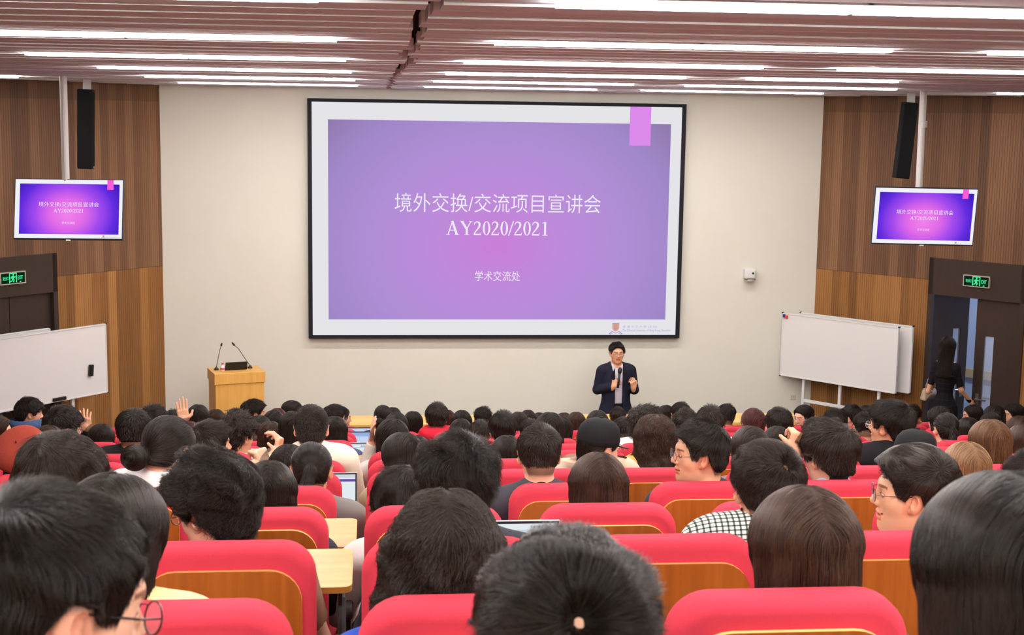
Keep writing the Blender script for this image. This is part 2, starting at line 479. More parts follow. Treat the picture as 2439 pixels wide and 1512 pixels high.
def slide(parent, W, H, y, mats, logo=True):
    """Slide parts on a picture area of W x H centred on the parent's origin, facing -Y."""
    mw, mp, mb, mtx, mlogo, mlogo2 = mats
    def R(x0, y0, x1, y1):
        a, b = UV(x0, y0), UV(x1, y1)
        return ((a[0] - .5) * W, (b[0] - .5) * W, (b[1] - .5) * H, (a[1] - .5) * H)
    bm = BM(); box(bm, -W/2, W/2, y, y + 0.004, -H/2, H/2); obj('picture', bm, mw, parent)
    x0, x1, z0, z1 = R(781, 284, 1584, 760.5)
    bm = BM(); box(bm, x0, x1, y - 0.002, y, z0, z1); obj('slide_panel', bm, mp, parent)
    x0, x1, z0, z1 = R(1501, 250, 1548.5, 347)
    bm = BM(); box(bm, x0, x1, y - 0.004, y - 0.0021, z0, H/2); obj('bookmark', bm, mb, parent)
    obj('title', fit(font_text('境外交换/交流项目宣讲会', -0.002), *R(940, 459, 1430, 508), y - 0.004), mtx, parent)
    obj('term', fit(serif_text('AY2020/2021'), *R(1062, 524.5, 1304, 562), y - 0.004), mtx, parent)
    obj('office_name', fit(font_text('学术交流处', 0.0), *R(1131, 645, 1238, 669), y - 0.004), mtx, parent)
    x0, x1, z0, z1 = R(1458, 770, 1474, 789); xc = (x0 + x1) / 2; w = x1 - x0; h = z1 - z0
    bm = BM(); poly(bm, [(x0, z1), (x0 + .02 * w, z0 + .35 * h), (xc - .25 * w, z0 + .1 * h), (xc, z0), (xc + .25 * w, z0 + .1 * h), (x1 - .02 * w, z0 + .35 * h), (x1, z1)])
    bmesh.ops.translate(bm, vec=(0, y - 0.003, 0), verts=bm.verts); crest = obj('crest', bm, mlogo, parent)
    bm = BM()
    stroke(bm, [(x0, z1 + .02 * h), (x1, z1 + .02 * h)], .1 * h)
    stroke(bm, [(xc - .25 * w, z0 + .45 * h), (xc - .05 * w, z0 + .3 * h), (xc + .1 * w, z0 + .4 * h)], .1 * w)
    stroke(bm, [(xc + .1 * w, z0 + .8 * h), (xc - .1 * w, z0 + .6 * h), (xc + .15 * w, z0 + .45 * h), (xc, z0 + .2 * h)], .07 * w)
    stroke(bm, [(xc - .95 * w, z0 - .3 * h), (xc - .5 * w, z0 + .02 * h), (xc, z0 - .2 * h), (xc + .5 * w, z0 + .02 * h), (xc + .95 * w, z0 - .3 * h)], [.12 * h, .1 * h, .07 * h, .1 * h, .12 * h])
    stroke(bm, [(xc - .85 * w, z0 - .4 * h), (xc - .45 * w, z0 - .15 * h)], .05 * h); stroke(bm, [(xc + .85 * w, z0 - .4 * h), (xc + .45 * w, z0 - .15 * h)], .05 * h)
    bmesh.ops.translate(bm, vec=(0, y - 0.005, 0), verts=bm.verts); obj('crest_ribbon', bm, mlogo2, crest)
    obj('university_name', fit(font_text('香 港 中 文 大 學 (深 圳)', -0.01), *R(1483, 774.5, 1564, 781.5), y - 0.004), mlogo2, parent)
    obj('university_name', fit(font_text('The Chinese University of Hong Kong, Shenzhen', -0.006), *R(1482, 783.5, 1596.5, 790.5), y - 0.004), mlogo2, parent)

M_FRAME = mat('screen_frame_black', (22, 24, 32), 0.7, 0.3)
t = thing('projection_screen', 'large black-framed projection screen showing a purple slide on the front wall', 'projection screen', ((SX0 + SX1) / 2, YSC, (SZ0 + SZ1) / 2))
W, H = SX1 - SX0, SZ1 - SZ0
fx0, fx1 = at(732, 233, YSC)[0] - SX0, at(1631.5, 247, YSC)[0] - SX1
bw, bh = 0.052, 0.042
bm = BM()
for a, b, c, d in ((-W/2 - bw, W/2 + bw, H/2, H/2 + bh), (-W/2 - bw, W/2 + bw, -H/2 - bh, -H/2), (-W/2 - bw, -W/2, -H/2, H/2), (W/2, W/2 + bw, -H/2, H/2)):
    box(bm, a, b, -0.03, 0.058, c, d, 0.003, 1)
obj('frame', bm, M_FRAME, t)
MS = (emis('projected_white', (228, 228, 233)),
      slide_mat('projected_purple', ((0.0, (202, 126, 216)), (0.3, (190, 138, 218)), (0.65, (176, 142, 214)), (0.95, (160, 136, 200)), (1.2, (140, 120, 168))), 0.0, -0.3, 2.45, 1.95),
      emis('projected_pink', (220, 138, 236)), emis('projected_text', (236, 232, 246)), emis('projected_orange', (214, 158, 140)), emis('projected_violet', (168, 138, 202)))
slide(t, W, H, -0.01, MS)

# two hanging displays
TVX = ((-2.951, CZ - .912, tuple(math.radians(v) for v in (-12, 0, -2.5))), (5.69, CZ - .916, tuple(math.radians(v) for v in (7, .25, -8.1))))
MT = (emis('display_white', (240, 240, 248), 1.0),
      slide_mat('display_purple', ((0.0, (242, 130, 236)), (0.35, (226, 106, 232)), (0.65, (164, 76, 238)), (0.95, (100, 46, 224)), (1.2, (66, 30, 192))), -0.01, -0.05, 0.47, 0.40),
      emis('display_pink', (252, 92, 214)), emis('display_text', (236, 226, 248)), MS[4], MS[5])
for side, nm in ((-1, 'left'), (1, 'right')):
    Y = 14.0
    c, (rx, ry, rz) = (np.array([TVX[0][0], Y, TVX[0][1]]), TVX[0][2]) if side < 0 else (np.array([TVX[1][0], Y, TVX[1][1]]), TVX[1][2])
    t = thing('hanging_display', 'slim black flat display hanging from ceiling pole at the %s, showing the purple slide' % nm, 'display', c, rz, 'hanging displays')
    t.rotation_euler = (rx, ry, rz)
    W, H = (1.03, 0.575) if side < 0 else (1.035, 0.58)
    bm = BM(); box(bm, -W/2 - .008, W/2 + .008, 0.0, 0.05, -H/2 - .014, H/2 + .008, 0.004, 2); obj('body', bm, M_BLACK, t)
    bm = BM(); box(bm, -0.02, 0.02, -0.002, 0.02, -H/2 - 0.024, -H/2 - 0.012); obj('status_light', bm, emis('standby_light', (230, 225, 220), 0.8), t)
    slide(t, W, H, -0.004, MT)
    top = Vector(at(146, 200, Y) if side < 0 else at(2207, 232, Y)); top.z = ZC + 0.05
    bot = Vector(at(152, 428, Y) if side < 0 else at(2197, 447, Y)); bot.z -= 0.12
    iM = (Matrix.Translation(c) @ t.rotation_euler.to_matrix().to_4x4()).inverted()
    off = Vector((0, 0.09, 0))
    bm = BM(); tube(bm, [iM @ (top + off), iM @ (bot + off)], 0.036, 16); obj('pole', bm, M_GREYW, t)
    bm = BM(); p = iM @ (bot + off); box(bm, p.x - 0.09, p.x + 0.09, 0.05, p.y - 0.03, p.z - 0.1, p.z + 0.1, 0.004, 1); obj('bracket', bm, M_GREYW, t)
    if side > 0:
        q = iM @ (Vector(at(2206, 296, Y)) + off)
        bm = BM(); lathe(bm, [(0.02, -.04), (0.045, -.03), (0.045, .03), (0.02, .04)], 14, Matrix.Translation(q)); obj('clamp', bm, M_GREYW, t)

# column loudspeakers
for side, nm in ((-1, 'left'), (1, 'right')):
    Y = 15.3
    a = Vector(at(207, 208, Y) if side < 0 else at(2170, 240, Y)); b = Vector(at(207, 402, Y) if side < 0 else at(2147, 425, Y))
    t = thing('column_speaker', 'tall black column speaker hanging against the wood wall, %s of the screen' % nm, 'loudspeaker', a, 0, 'column speakers')
    d = (b - a); L = d.length
    rot = d.to_track_quat('-Z', 'Y').to_matrix().to_4x4()
    bm = BM(); box(bm, -0.066, 0.066, -0.07, 0.09, -L, -0.02, 0.012, 2, rot)
    obj('cabinet', bm, mat('speaker_black', (13, 13, 15), 0.75, 0.2), t)
    bm = BM()
    box(bm, -0.056, 0.056, -0.0705, -0.066, -L + .03, -.05, 0.0, 1, rot)
    obj('grille', bm, mat('speaker_grille', (10, 10, 12), 0.9, 0.1), t)
    bm = BM(); box(bm, -0.02, 0.02, -0.074, -0.0705, -L + 0.012, -L + 0.026, 0.0, 1, rot); obj('badge', bm, M_STEEL, t)
    bm = BM(); box(bm, -0.04, 0.04, -0.02, 0.03, -0.03, ZC - a.z + 0.05, 0.004, 1); obj('bracket', bm, M_GREYW, t)

# doorways: dark lining, lintel panel, double doors, corridor behind
M_GLASS = mat('door_glass', (200, 210, 225), 0.1, 0.5)
_t = NT(M_GLASS); _b = M_GLASS.node_tree.nodes['Principled BSDF']; _tr = _t.n('ShaderNodeBsdfTransparent'); _mx = _t.n('ShaderNodeMixShader', ins={0: 0.75})
_t.l(_b.outputs[0], _mx.inputs[1]); _t.l(_tr.outputs[0], _mx.inputs[2]); _t.l(_mx.outputs[0], M_GLASS.node_tree.nodes['Material Output'].inputs[0])
def door_leaf(name, w, h, glass, hinge_x, swing, M, label_part=None):
    """A leaf hinged at x = 0 with its free edge towards +x (or -x when w < 0)."""
    e = bpy.data.objects.new(name, None); COL.objects.link(e); e['kind'] = 'structure'
    e.matrix_world = M @ Matrix.Translation((hinge_x, 0.03, 0)) @ Matrix.Rotation(swing, 4, 'Z')
    sg = 1 if w > 0 else -1; a = abs(w)
    bm = BM()
    X = lambda p, q: (min(p * sg, q * sg), max(p * sg, q * sg))
    gx0, gx1 = (a - 0.235, a - 0.115); gz0, gz1 = glass
    for p, q, z0, z1 in ((0, gx0, 0.01, h), (gx1, a - 0.003, 0.01, h), (gx0, gx1, 0.01, gz0), (gx0, gx1, gz1, h)):
        u, v = X(p, q); box(bm, u, v, 0, 0.045, z0, z1)
    o = obj('leaf', bm, M_DOOR, e)
    u, v = X(gx0, gx1); bm = BM(); box(bm, u, v, 0.018, 0.026, gz0, gz1); obj('pane', bm, M_GLASS, e)
    for yy in (-0.05, 0.07):
        hx = sg * (a - 0.07); bm = BM()
        box(bm, hx - .022, hx + .022, min(0, yy * .2), max(.045, .045 + yy * .1), 1.0, 1.16, .004, 1)
        y2 = yy if yy < 0 else 0.1
        tube(bm, [(hx, 0.02, 1.1), (hx, y2, 1.1), (hx - sg * 0.13, y2, 1.1)], 0.011, 8)
        obj('handle', bm, M_STEEL, e)
    return e
for side, n in ((-1, 1), (1, 2)):
    M = wall_mat(side, 0)
    f = lambda a, b: (min(a * side, b * side), max(a * side, b * side))
    bm = BM()
    for s0, s1, z0, z1, y0, y1 in ((D0, D0 + 0.06, 0, DH, -0.03, 0.16), (D1 - 0.06, D1, 0, DH, -0.03, 0.16), (D0, D1, DZ, DH, -0.03, 0.16)):
        a, b = f(s0, s1); box(bm, a, b, y0, y1, z0, z1)
    o = struct('door_%d' % n, bm, M_DOOR); o.matrix_world = M
    mid = (D0 + D1) / 2; lw = mid - D0 - 0.062
    if side < 0:
        door_leaf('door_3', -lw, DZ - .005, (0.9, 1.86), -(D0 + 0.061), 0.0, M)
        door_leaf('door_4', lw, DZ - .005, (0.9, 1.86), -(D1 - 0.061), 0.0, M)
    else:
        door_leaf('door_5', lw, DZ - .005, (0.9, 1.86), D0 + 0.061, math.radians(68), M)
        door_leaf('door_6', -lw, DZ - .005, (0.9, 1.86), D1 - 0.061, 0.0, M)
    # corridor
    bm = BM(); a, b = f(0.2, 4.6)
    box(bm, a, b, 2.6, 2.7, -0.05, 2.9); box(bm, a - 0.1, a, 0.16, 2.7, -0.05, 2.9); box(bm, b, b + 0.1, 0.16, 2.7, -0.05, 2.9); box(bm, a, b, 0.16, 2.7, 2.8, 2.9)
    o = struct('wall_corridor_%s' % ('left' if side < 0 else 'right'), bm, M_HALL); o.matrix_world = M
    bm = BM(); box(bm, a, b, 0.0, 2.6, -0.06, 0.001); o = struct('floor_corridor_%s' % ('left' if side < 0 else 'right'), bm, M_HALLF); o.matrix_world = M
    bm = BM(); box(bm, a, b, 2.55, 2.6, 0.86, 0.98); o = struct('trim_%d' % (3 + n), bm, mat('corridor_rail', (196, 168, 120), 0.5, 0.3)); o.matrix_world = M
    if side > 0:
        t = thing('corridor_light', 'ceiling panel lamp in the corridor beyond the open door', 'ceiling light'); t.matrix_world = M @ Matrix.Translation((2.4, 1.5, 2.79))
        bm = BM(); box(bm, -1.2, 1.2, -0.15, 0.15, -0.01, 0.0); obj('panel', bm, emis('corridor_lamp', (215, 228, 255), 24.0), t)
    # exit sign
    s, z = on_wall((30 if side < 0 else 2326), (662 if side < 0 else 670), side, 0.05)
    t = thing('exit_sign', 'green lit exit sign with running figure over the %s doorway' % ('left closed' if side < 0 else 'right open'), 'exit sign', group='exit signs')
    t.matrix_world = M @ Matrix.Translation((s * side, -0.05, z))
    bm = BM()
    for a, b, c, d in ((-.165, .165, .058, .068), (-.165, .165, -.068, -.058), (-.165, -.155, -.058, .058), (.155, .165, -.058, .058)): box(bm, a, b, -0.012, 0.02, c, d)
    obj('frame', bm, mat('sign_frame', (190, 182, 165), 0.4, 0.5), t)
    bm = BM(); box(bm, -.155, .155, -0.004, 0.019, -.058, .058); obj('face', bm, emis('sign_dark_green', (14, 52, 34), 0.6), t)
    MG = emis('sign_green', (70, 240, 150), 1.3)
    bm = BM(); stroke(bm, [(-.044, -.05), (-.044, .052), (.044, .052), (.044, -.05)], .012); stroke(bm, [(-.004, .036), (.012, .036)], .018)
    stroke(bm, [(.004, .022), (-.006, -.008)], .02); stroke(bm, [(-.004, -.004), (.014, -.022), (.004, -.046)], .013); stroke(bm, [(-.006, -.006), (-.014, -.03), (-.034, -.036)], .012)
    stroke(bm, [(.004, .02), (.024, .006), (.032, .016)], .01); stroke(bm, [(0, .02), (-.022, .012), (-.026, -.004)], .01)
    bmesh.ops.translate(bm, vec=(0, -.008, 0), verts=bm.verts); obj('pictogram', bm, MG, t)
    obj('lettering', fit(font_text('EXIT', 0.01), .062, .128, -.02, .022, -.008), MG, t)
    obj('lettering', fit(font_text('安全出口', 0.01), -.132, -.06, -.02, .022, -.008), MG, t)
    bm = BM(); poly(bm, [(.075, -.05), (.095, -.042), (.095, -.035), (.107, -.046), (.095, -.056), (.095, -.05)]); bmesh.ops.translate(bm, vec=(0, -.008, 0), verts=bm.verts); obj('arrow', bm, MG, t)

# rolling whiteboards, two boards to a stand
def whiteboard(side, s0, s1, off, s2, s3, off2, z0, z1, label):
    M = wall_mat(side, 0)
    t = thing('whiteboard_stand', label, 'whiteboard'); t.matrix_world = M @ Matrix.Translation((0, 0, 0))
    f = lambda a, b: (min(a * side, b * side), max(a * side, b * side))
    for nm, a0, a1, o, zz in (('front_board', s0, s1, off, (z0, z1)), ('rear_board', s2, s3, off2, (z0, z1 + .01))):
        a, b = f(a0, a1)
        bm = BM(); box(bm, a + .012, b - .012, -o, -o + .02, zz[0] + .012, zz[1] - .012); p = obj(nm, bm, mat('enamel_board', (226, 225, 222), 0.35, 0.45), t)
        bm = BM()
        for u0, u1, w0, w1 in ((a, b, zz[1] - .016, zz[1]), (a, b, zz[0], zz[0] + .016), (a, a + .016, zz[0], zz[1]), (b - .016, b, zz[0], zz[1])): box(bm, u0, u1, -o - .006, -o + .026, w0, w1, .002, 1)
        obj('rim', bm, M_WHITE, p)
        bm = BM()
        for u in (a, b):
            for w in zz: box(bm, u - .008, u + .008, -o - .008, -o + .028, w - .008, w + .008, .002, 1)
        obj('corner_cap', bm, M_BLACK, p)
    bm = BM(); a, b = f(s0, s1)
    g = (s0 + s1) / 2
    for u in (s0 + .35, s1 - .35):
        pass
    ux = [s0 + (s1 - s0) * .2, s0 + (s1 - s0) * .52, s0 + (s1 - s0) * .85]
    for u in ux:
        box(bm, u * side - .018, u * side + .018, -off + .035, -off + .065, .1, z0 + .1, .003, 1)
    for z in (.42, .80):
        a, b = f(ux[0], ux[-1]); box(bm, a, b, -off + .035, -off + .065, z - .02, z + .02, .003, 1)
    obj('stand_frame', bm, M_WHITE, t)
    for u in (ux[0], ux[-1]):
        bm = BM(); box(bm, u * side - .025, u * side + .025, -off - .22, -off2 + .12, .05, .1, .004, 1); obj('foot', bm, M_WHITE, t)
        for yy in (-off - .2, -off2 + .1):
            bm = BM(); lathe(bm, [(.012, -.012), (.027, -.012), (.027, .012), (.012, .012)], 12, tmat((u * side, yy, .027), 0, 0, math.pi / 2)); obj('caster', bm, M_BLACK, t)
    return t, M
tR, MR = whiteboard(1, -0.22, 1.445, 0.4, -0.05, 1.55, 0.25, 1.085, 1.905, 'white rolling whiteboard stand with two staggered boards beside the open right door')
tL, ML = whiteboard(-1, 1.32, 3.6, 0.5, 1.97, 3.4, 0.35, 1.145, 1.945, 'white rolling whiteboard in front of the closed left door, carrying a black eraser')
s, z = on_wall(218, 882, -1, 0.53)
bm = BM(); box(bm, -.028, .028, -.03, 0, -.065, .065, .006, 2); o = obj('board_eraser', bm, M_BLACK); o.matrix_world = ML @ Matrix.Translation((-s, -.508, z)) @ Matrix.Rotation(0.1, 4, 'Y'); tag(o, 'black felt eraser stuck upright on the left whiteboard', 'eraser')
s, z = on_wall(143, 950, -1, 0.53)
bm = BM(); box(bm, -.085, .085, -.03, 0, -.018, .018, .006, 2); o = obj('board_eraser', bm, mat('eraser_felt', (40, 36, 34), .8, .2)); o.matrix_world = ML @ Matrix.Translation((-s, -.508, z)); tag(o, 'dark eraser lying along the bottom edge of the left whiteboard', 'eraser')
s, z = on_wall(1868, 752, 1, 0.42)
for k, (c, dx, l) in enumerate((((40, 60, 150), -.005, 'blue'), ((214, 70, 40), .03, 'red'))):
    bm = BM(); box(bm, -.018, .018, -.02, 0, -.02, .02, .004, 1); o = obj('board_magnet', bm, mat('magnet_' + l, c, .5, .4)); o.matrix_world = MR @ Matrix.Translation((s + dx, -.408, z - .012 * k)); tag(o, '%s magnet at the top left corner of the right whiteboard' % l, 'magnet')

# wall camera and socket
q = at(1782, 654, YF)
t = thing('wall_camera', 'white dome camera mounted on the cream wall right of the screen', 'camera', (q[0], YF, q[2]))
bm = BM(); box(bm, -.072, .072, -.12, 0, -.045, .088, .02, 3); obj('housing', bm, M_WHITE, t, True)
bm = BM(); lathe(bm, [(.03, -.082), (.055, -.078), (.068, -.06), (.07, -.05)], 24, Matrix.Translation((0, -.06, 0))); obj('dome', bm, M_WHITE, t, True)
bm = BM(); box(bm, -.07, .07, -.122, -.05, -.052, -.044, .003, 1); obj('gap', bm, mat('camera_gap', (96, 88, 48), .5, .4), t)
bm = BM(); lathe(bm, [(.012, 0), (.014, .002), (.014, .012), (.004, .014)], 16, tmat((.03, -.112, .03), 0, math.pi / 2)); obj('lens', bm, mat('camera_lens', (16, 60, 34), .1, .6), t)
q = at(1888, 945, YF)
t = thing('wall_socket', 'white socket plate low on the front wall by the right whiteboard', 'socket', (q[0], YF, q[2]))
bm = BM(); box(bm, -.036, .036, -.01, 0, -.036, .036, .003, 1); obj('plate', bm, mat('socket_white', (210, 200, 190), .4, .4), t)
bm = BM(); stroke(bm, [(-.012, .008), (-.012, -.006)], .004); stroke(bm, [(.012, .008), (.012, -.006)], .004); bmesh.ops.translate(bm, vec=(0, -.0105, 0), verts=bm.verts); obj('slot', bm, M_BLACK, t)

# front desk
M_OAK = veneer('pale_oak', (226, 176, 96), (232, 186, 106), (238, 196, 120), (3, 30, 30), .45)
t = thing('front_desk', 'long pale oak desk running in front of the first row of chairs', 'desk', (1.5, 15.4, 0))
bm = BM(); box(bm, -3.6, 3.6, -.28, .2, .93, .975, .004, 1); obj('desktop', bm, M_OAK, t)
bm = BM(); box(bm, -3.55, 3.55, .15, .18, .12, .93); obj('front_panel', bm, M_OAK, t)
for x in (-3.5, -1.75, 0, 1.75, 3.5):
    bm = BM(); box(bm, x - .02, x + .02, -.2, .15, 0, .93); obj('leg_panel', bm, mat('desk_leg', (90, 84, 80), .6, .3), t)

# lectern with its things
c = at(566, 890, 16.35)
rz = math.radians(17)
MLc = Matrix.Translation((c[0] - .03, 16.5, 0)) @ Matrix.Rotation(rz, 4, 'Z')
t = thing('lectern', 'pale oak lectern standing left of the screen', 'lectern'); t.matrix_world = MLc
M_OAK2 = veneer('lectern_oak', (214, 158, 76), (222, 170, 88), (230, 182, 102), (26, 26, 2), .45)
hz = 1.345
bm = BM(); box(bm, -.285, .285, -.2, .22, 0.04, hz - .12, .003, 1); obj('body', bm, M_OAK2, t)
bm = BM(); box(bm, -.298, .298, -.215, .235, hz - .13, hz, .004, 1); obj('top_rim', bm, M_OAK2, t)
bm = BM(); box(bm, -.26, .26, -.17, .19, 0, .04); obj('plinth', bm, M_BLACK, t)
for lb, x, dx, dz in (('left gooseneck microphone leaning right on the lectern', -.225, .06, .3), ('right gooseneck microphone leaning left on the lectern', .175, -.18, .3)):
    m = thing('gooseneck_microphone', lb, 'microphone', group='lectern microphones'); m.matrix_world = MLc @ Matrix.Translation((x, .05, hz))
    bm = BM(); lathe(bm, [(.028, 0), (.028, .01), (.012, .03), (.006, .04)], 16); obj('base', bm, M_BLACK, m)
    pts = [(0, 0, .03), (dx * .35, 0, dz * .42), (dx * .75, 0, dz * .8), (dx, 0, dz * .94)]
    bm = BM(); tube(bm, pts, .0045, 8); obj('neck', bm, mat('gooseneck', (96, 88, 66), .4, .5), m, True)
    bm = BM(); tube(bm, [pts[-1], (dx * 1.04, 0, dz * .96), (dx * 1.17, 0, dz * 1.06)], [.008, .012, .009], 10); obj('capsule', bm, M_BLACK, m, True)
t = thing('laptop', 'open black laptop on the lectern, lid seen from behind', 'laptop'); t.matrix_world = MLc @ Matrix.Translation((-.005, -.02, hz))
bm = BM(); box(bm, -.13, .13, .0, .19, .002, .02, .003, 1); obj('base', bm, M_BLACK, t)
bm = BM(); box(bm, -.13, .13, -.012, .0, 0.012, .105, .003, 1, Matrix.Rotation(math.radians(14), 4, 'X')); obj('lid', bm, M_BLACK, t)
t = thing('water_bottle', 'clear water bottle with red cap on the left end of the lectern', 'bottle'); t.matrix_world = MLc @ Matrix.Translation((-.17, -.05, hz))
M_CLEAR = mat('clear_plastic', (225, 228, 235), .1, .5)
bm = BM(); lathe(bm, [(.02, 0), (.026, .006), (.026, .05), (.02, .066), (.011, .075), (.011, .08)], 18); obj('bottle_body', bm, M_CLEAR, t, True)
bm = BM(); lathe(bm, [(.0265, .018), (.0268, .02), (.0268, .042), (.0265, .044)], 18); obj('bottle_label', bm, mat('bottle_label', (214, 90, 100), .5, .3), t, True)
bm = BM(); lathe(bm, [(.012, .08), (.0135, .081), (.0135, .094), (.012, .096)], 14); obj('bottle_cap', bm, mat('red_cap', (222, 50, 60), .4, .4), t, True)
# ------------------------------------------------------------------ auditorium chairs
M_RED = mat('red_upholstery', (202, 62, 78), 0.9, 0.15, noise=(420, (186, 48, 64)), bump=(700, 0.25, 0.001), sheen=0.25)
M_SEATWOOD = veneer('seat_back_veneer', (140, 70, 18), (154, 80, 22), (170, 94, 32), (34, 34, 1.8), .38)
M_PLY = mat('ply_edge', (232, 176, 104), 0.5, 0.3)
M_TABLET = veneer('tablet_oak', (182, 124, 50), (190, 134, 60), (200, 146, 72), (3, 30, 30), .4)
M_DGREY = mat('dark_grey_metal', (58, 56, 56), 0.5, 0.4)
CP, CW, CH = 0.583, 0.466, 1.03
def chair_x(n): return 0.205 + CP * n
def build_chair():
    bm = BM(); poly(bm, rrect(CW, CH - .40, .088, 7, .04), .098)
    es = [e for e in bm.edges if abs(e.verts[0].co.y - e.verts[1].co.y) < 1e-6]
    bmesh.ops.bevel(bm, geom=es, offset=.03, segments=4, profile=.5, affect='EDGES')
    bmesh.ops.translate(bm, vec=(0, 0, .40), verts=bm.verts)
    back = obj('backrest', bm, M_RED, None, True)
    bm = BM()
    o = rrect(CW - .068, CH - .40 - .042, .082, 7, .03)
    poly(bm, o, .014)
    bmesh.ops.translate(bm, vec=(0, -.013, .385), verts=bm.verts)
    bmesh.ops.recalc_face_normals(bm, faces=bm.faces)
    panel = obj('back_panel', bm, [M_SEATWOOD, M_PLY])
    for p in panel.data.polygons:
        if abs(p.normal.y) < .5: p.material_index = 1
    bm = BM(); box(bm, -.225, .225, .09, .52, .31, .395, .03, 3); seat = obj('seat', bm, M_RED, None, True)
    bm = BM(); box(bm, -.03, .03, .06, .3, .05, .32, .004, 1); box(bm, -.14, .14, .02, .36, 0, .05, .006, 1); leg = obj('pedestal', bm, M_DGREY)
    bm = BM(); box(bm, .2715, .3115, .1, .4, .62, .655, .012, 2); box(bm, .279, .304, .14, .32, .1, .62, .003, 1); box(bm, .2, .29, .2, .26, .3, .36); arm = obj('armrest', bm, M_DGREY)
    bm = BM(); vs = poly(bm, rrect(.5, .36, .03, 4), .018)
    bmesh.ops.rotate(bm, verts=bm.verts, cent=(0, 0, 0), matrix=Matrix.Rotation(-math.pi / 2, 3, 'X'))
    bmesh.ops.translate(bm, vec=(.07, .36, .80), verts=bm.verts)
    bmesh.ops.recalc_face_normals(bm, faces=bm.faces)
    if min(v.co.y for v in bm.verts) < .2: bmesh.ops.translate(bm, vec=(0, .36, 0), verts=bm.verts)
    bm2 = bm; tablet = obj('writing_tablet', bm2, M_TABLET)
    bm = BM(); tube(bm, [(.29, .38, .64), (.29, .44, .74), (.29, .5, .79)], .012, 8); tarm = obj('tablet_arm', bm, M_DGREY, tablet)
    return [back, panel, seat, leg, arm], (tablet, tarm)
_cparts, _ctab = build_chair()
_first = [True]
def place_chair(n, k, label, tablet=False):
    root = thing('auditorium_chair', label, 'chair', (chair_x(n), row_y(k), row_top(k) - CH), 0, 'red auditorium chairs')
    for p in _cparts:
        c = p if _first[0] else p.copy()
        if not _first[0]: COL.objects.link(c)
        c.parent = root
    _first[0] = False
    if tablet:
        a = _ctab[0].copy(); COL.objects.link(a); a.parent = root
        b = _ctab[1].copy(); COL.objects.link(b); b.parent = a
    return root
def px_of(P):
    q = RC @ (np.asarray(P, float) - np.array([0, 0, CZ]))
    return 1219.5 + FPX * q[0] / q[2], 756 + FPX * q[1] / q[2], q[2]
# ------------------------------------------------------------------ people: bodies as one implicit surface each, meshed by surface nets
def nrm(v): v = np.asarray(v, float); return v / np.linalg.norm(v)
class Field:
    """Signed-distance pieces joined smoothly in order; each piece is evaluated only near itself."""
    def __init__(s): s.p = []
    def cone(s, a, b, ra, rb, k=.02, op=1): s.p.append(('c', np.asarray(a, float), np.asarray(b, float), ra, rb, k, op)); return s
    def ell(s, c, r, k=.02, R=None, op=1): s.p.append(('e', np.asarray(c, float), np.asarray(r, float), R, None, k, op)); return s
    def moved(s, R, t, f=1.0):
        o = Field()
        for q in s.p:
            if q[0] == 'c': o.p.append(('c', R @ (q[1] * f) + t, R @ (q[2] * f) + t, q[3] * f, q[4] * f, q[5] * f, q[6]))
            else: o.p.append(('e', R @ (q[1] * f) + t, q[2] * f, R if q[3] is None else R @ q[3], None, q[5] * f, q[6]))
        return o
    def add(s, o): s.p += o.p; return s
    def dist(s, q, X, Y, Z, grow):
        if q[0] == 'c':
            a, b, ra, rb = q[1], q[2], q[3] + grow, q[4] + grow
            ba = b - a; L2 = max(ba @ ba, 1e-9)
            h = np.clip(((X - a[0]) * ba[0] + (Y - a[1]) * ba[1] + (Z - a[2]) * ba[2]) / L2, 0, 1)
            return np.sqrt((X - a[0] - ba[0] * h) ** 2 + (Y - a[1] - ba[1] * h) ** 2 + (Z - a[2] - ba[2] * h) ** 2) - (ra + (rb - ra) * h)
        c, r = q[1], q[2] + grow
        x, y, z = X - c[0], Y - c[1], Z - c[2]
        if q[3] is not None:
            R = q[3]; x, y, z = R[0, 0] * x + R[1, 0] * y + R[2, 0] * z, R[0, 1] * x + R[1, 1] * y + R[2, 1] * z, R[0, 2] * x + R[1, 2] * y + R[2, 2] * z
        k0 = np.sqrt((x / r[0]) ** 2 + (y / r[1]) ** 2 + (z / r[2]) ** 2)
        k1 = np.sqrt((x / r[0] ** 2) ** 2 + (y / r[1] ** 2) ** 2 + (z / r[2] ** 2) ** 2)
        return k0 * (k0 - 1) / np.maximum(k1, 1e-6)
    def box(s, q, m):
        if q[0] == 'c':
            r = max(q[3], q[4]) + m
            return np.minimum(q[1], q[2]) - r, np.maximum(q[1], q[2]) + r
        r = (np.full(3, q[2].max()) if q[3] is not None else q[2]) + m
        return q[1] - r, q[1] + r
    def grid(s, xs, ys, zs, grow=0.0):
        F = np.full((len(xs), len(ys), len(zs)), 0.3, np.float32)
        for q in s.p:
            k = q[5]; lo, hi = s.box(q, grow + k + .03)
            i0, i1 = np.searchsorted(xs, lo[0]), np.searchsorted(xs, hi[0]); j0, j1 = np.searchsorted(ys, lo[1]), np.searchsorted(ys, hi[1]); l0, l1 = np.searchsorted(zs, lo[2]), np.searchsorted(zs, hi[2])
            if i1 <= i0 or j1 <= j0 or l1 <= l0: continue
            d = s.dist(q, xs[i0:i1, None, None], ys[None, j0:j1, None], zs[None, None, l0:l1], grow if q[6] > 0 else -grow).astype(np.float32)
            f = F[i0:i1, j0:j1, l0:l1]
            F[i0:i1, j0:j1, l0:l1] = smin(f, d, k) if q[6] > 0 else -smin(-f, d, k)
        return F
    def at(s, P):
        f = np.full(len(P), .3)
        for q in s.p:
            d = s.dist(q, P[:, 0], P[:, 1], P[:, 2], 0.0)
            f = smin(f, d, q[5]) if q[6] > 0 else -smin(-f, d, q[5])
        return f
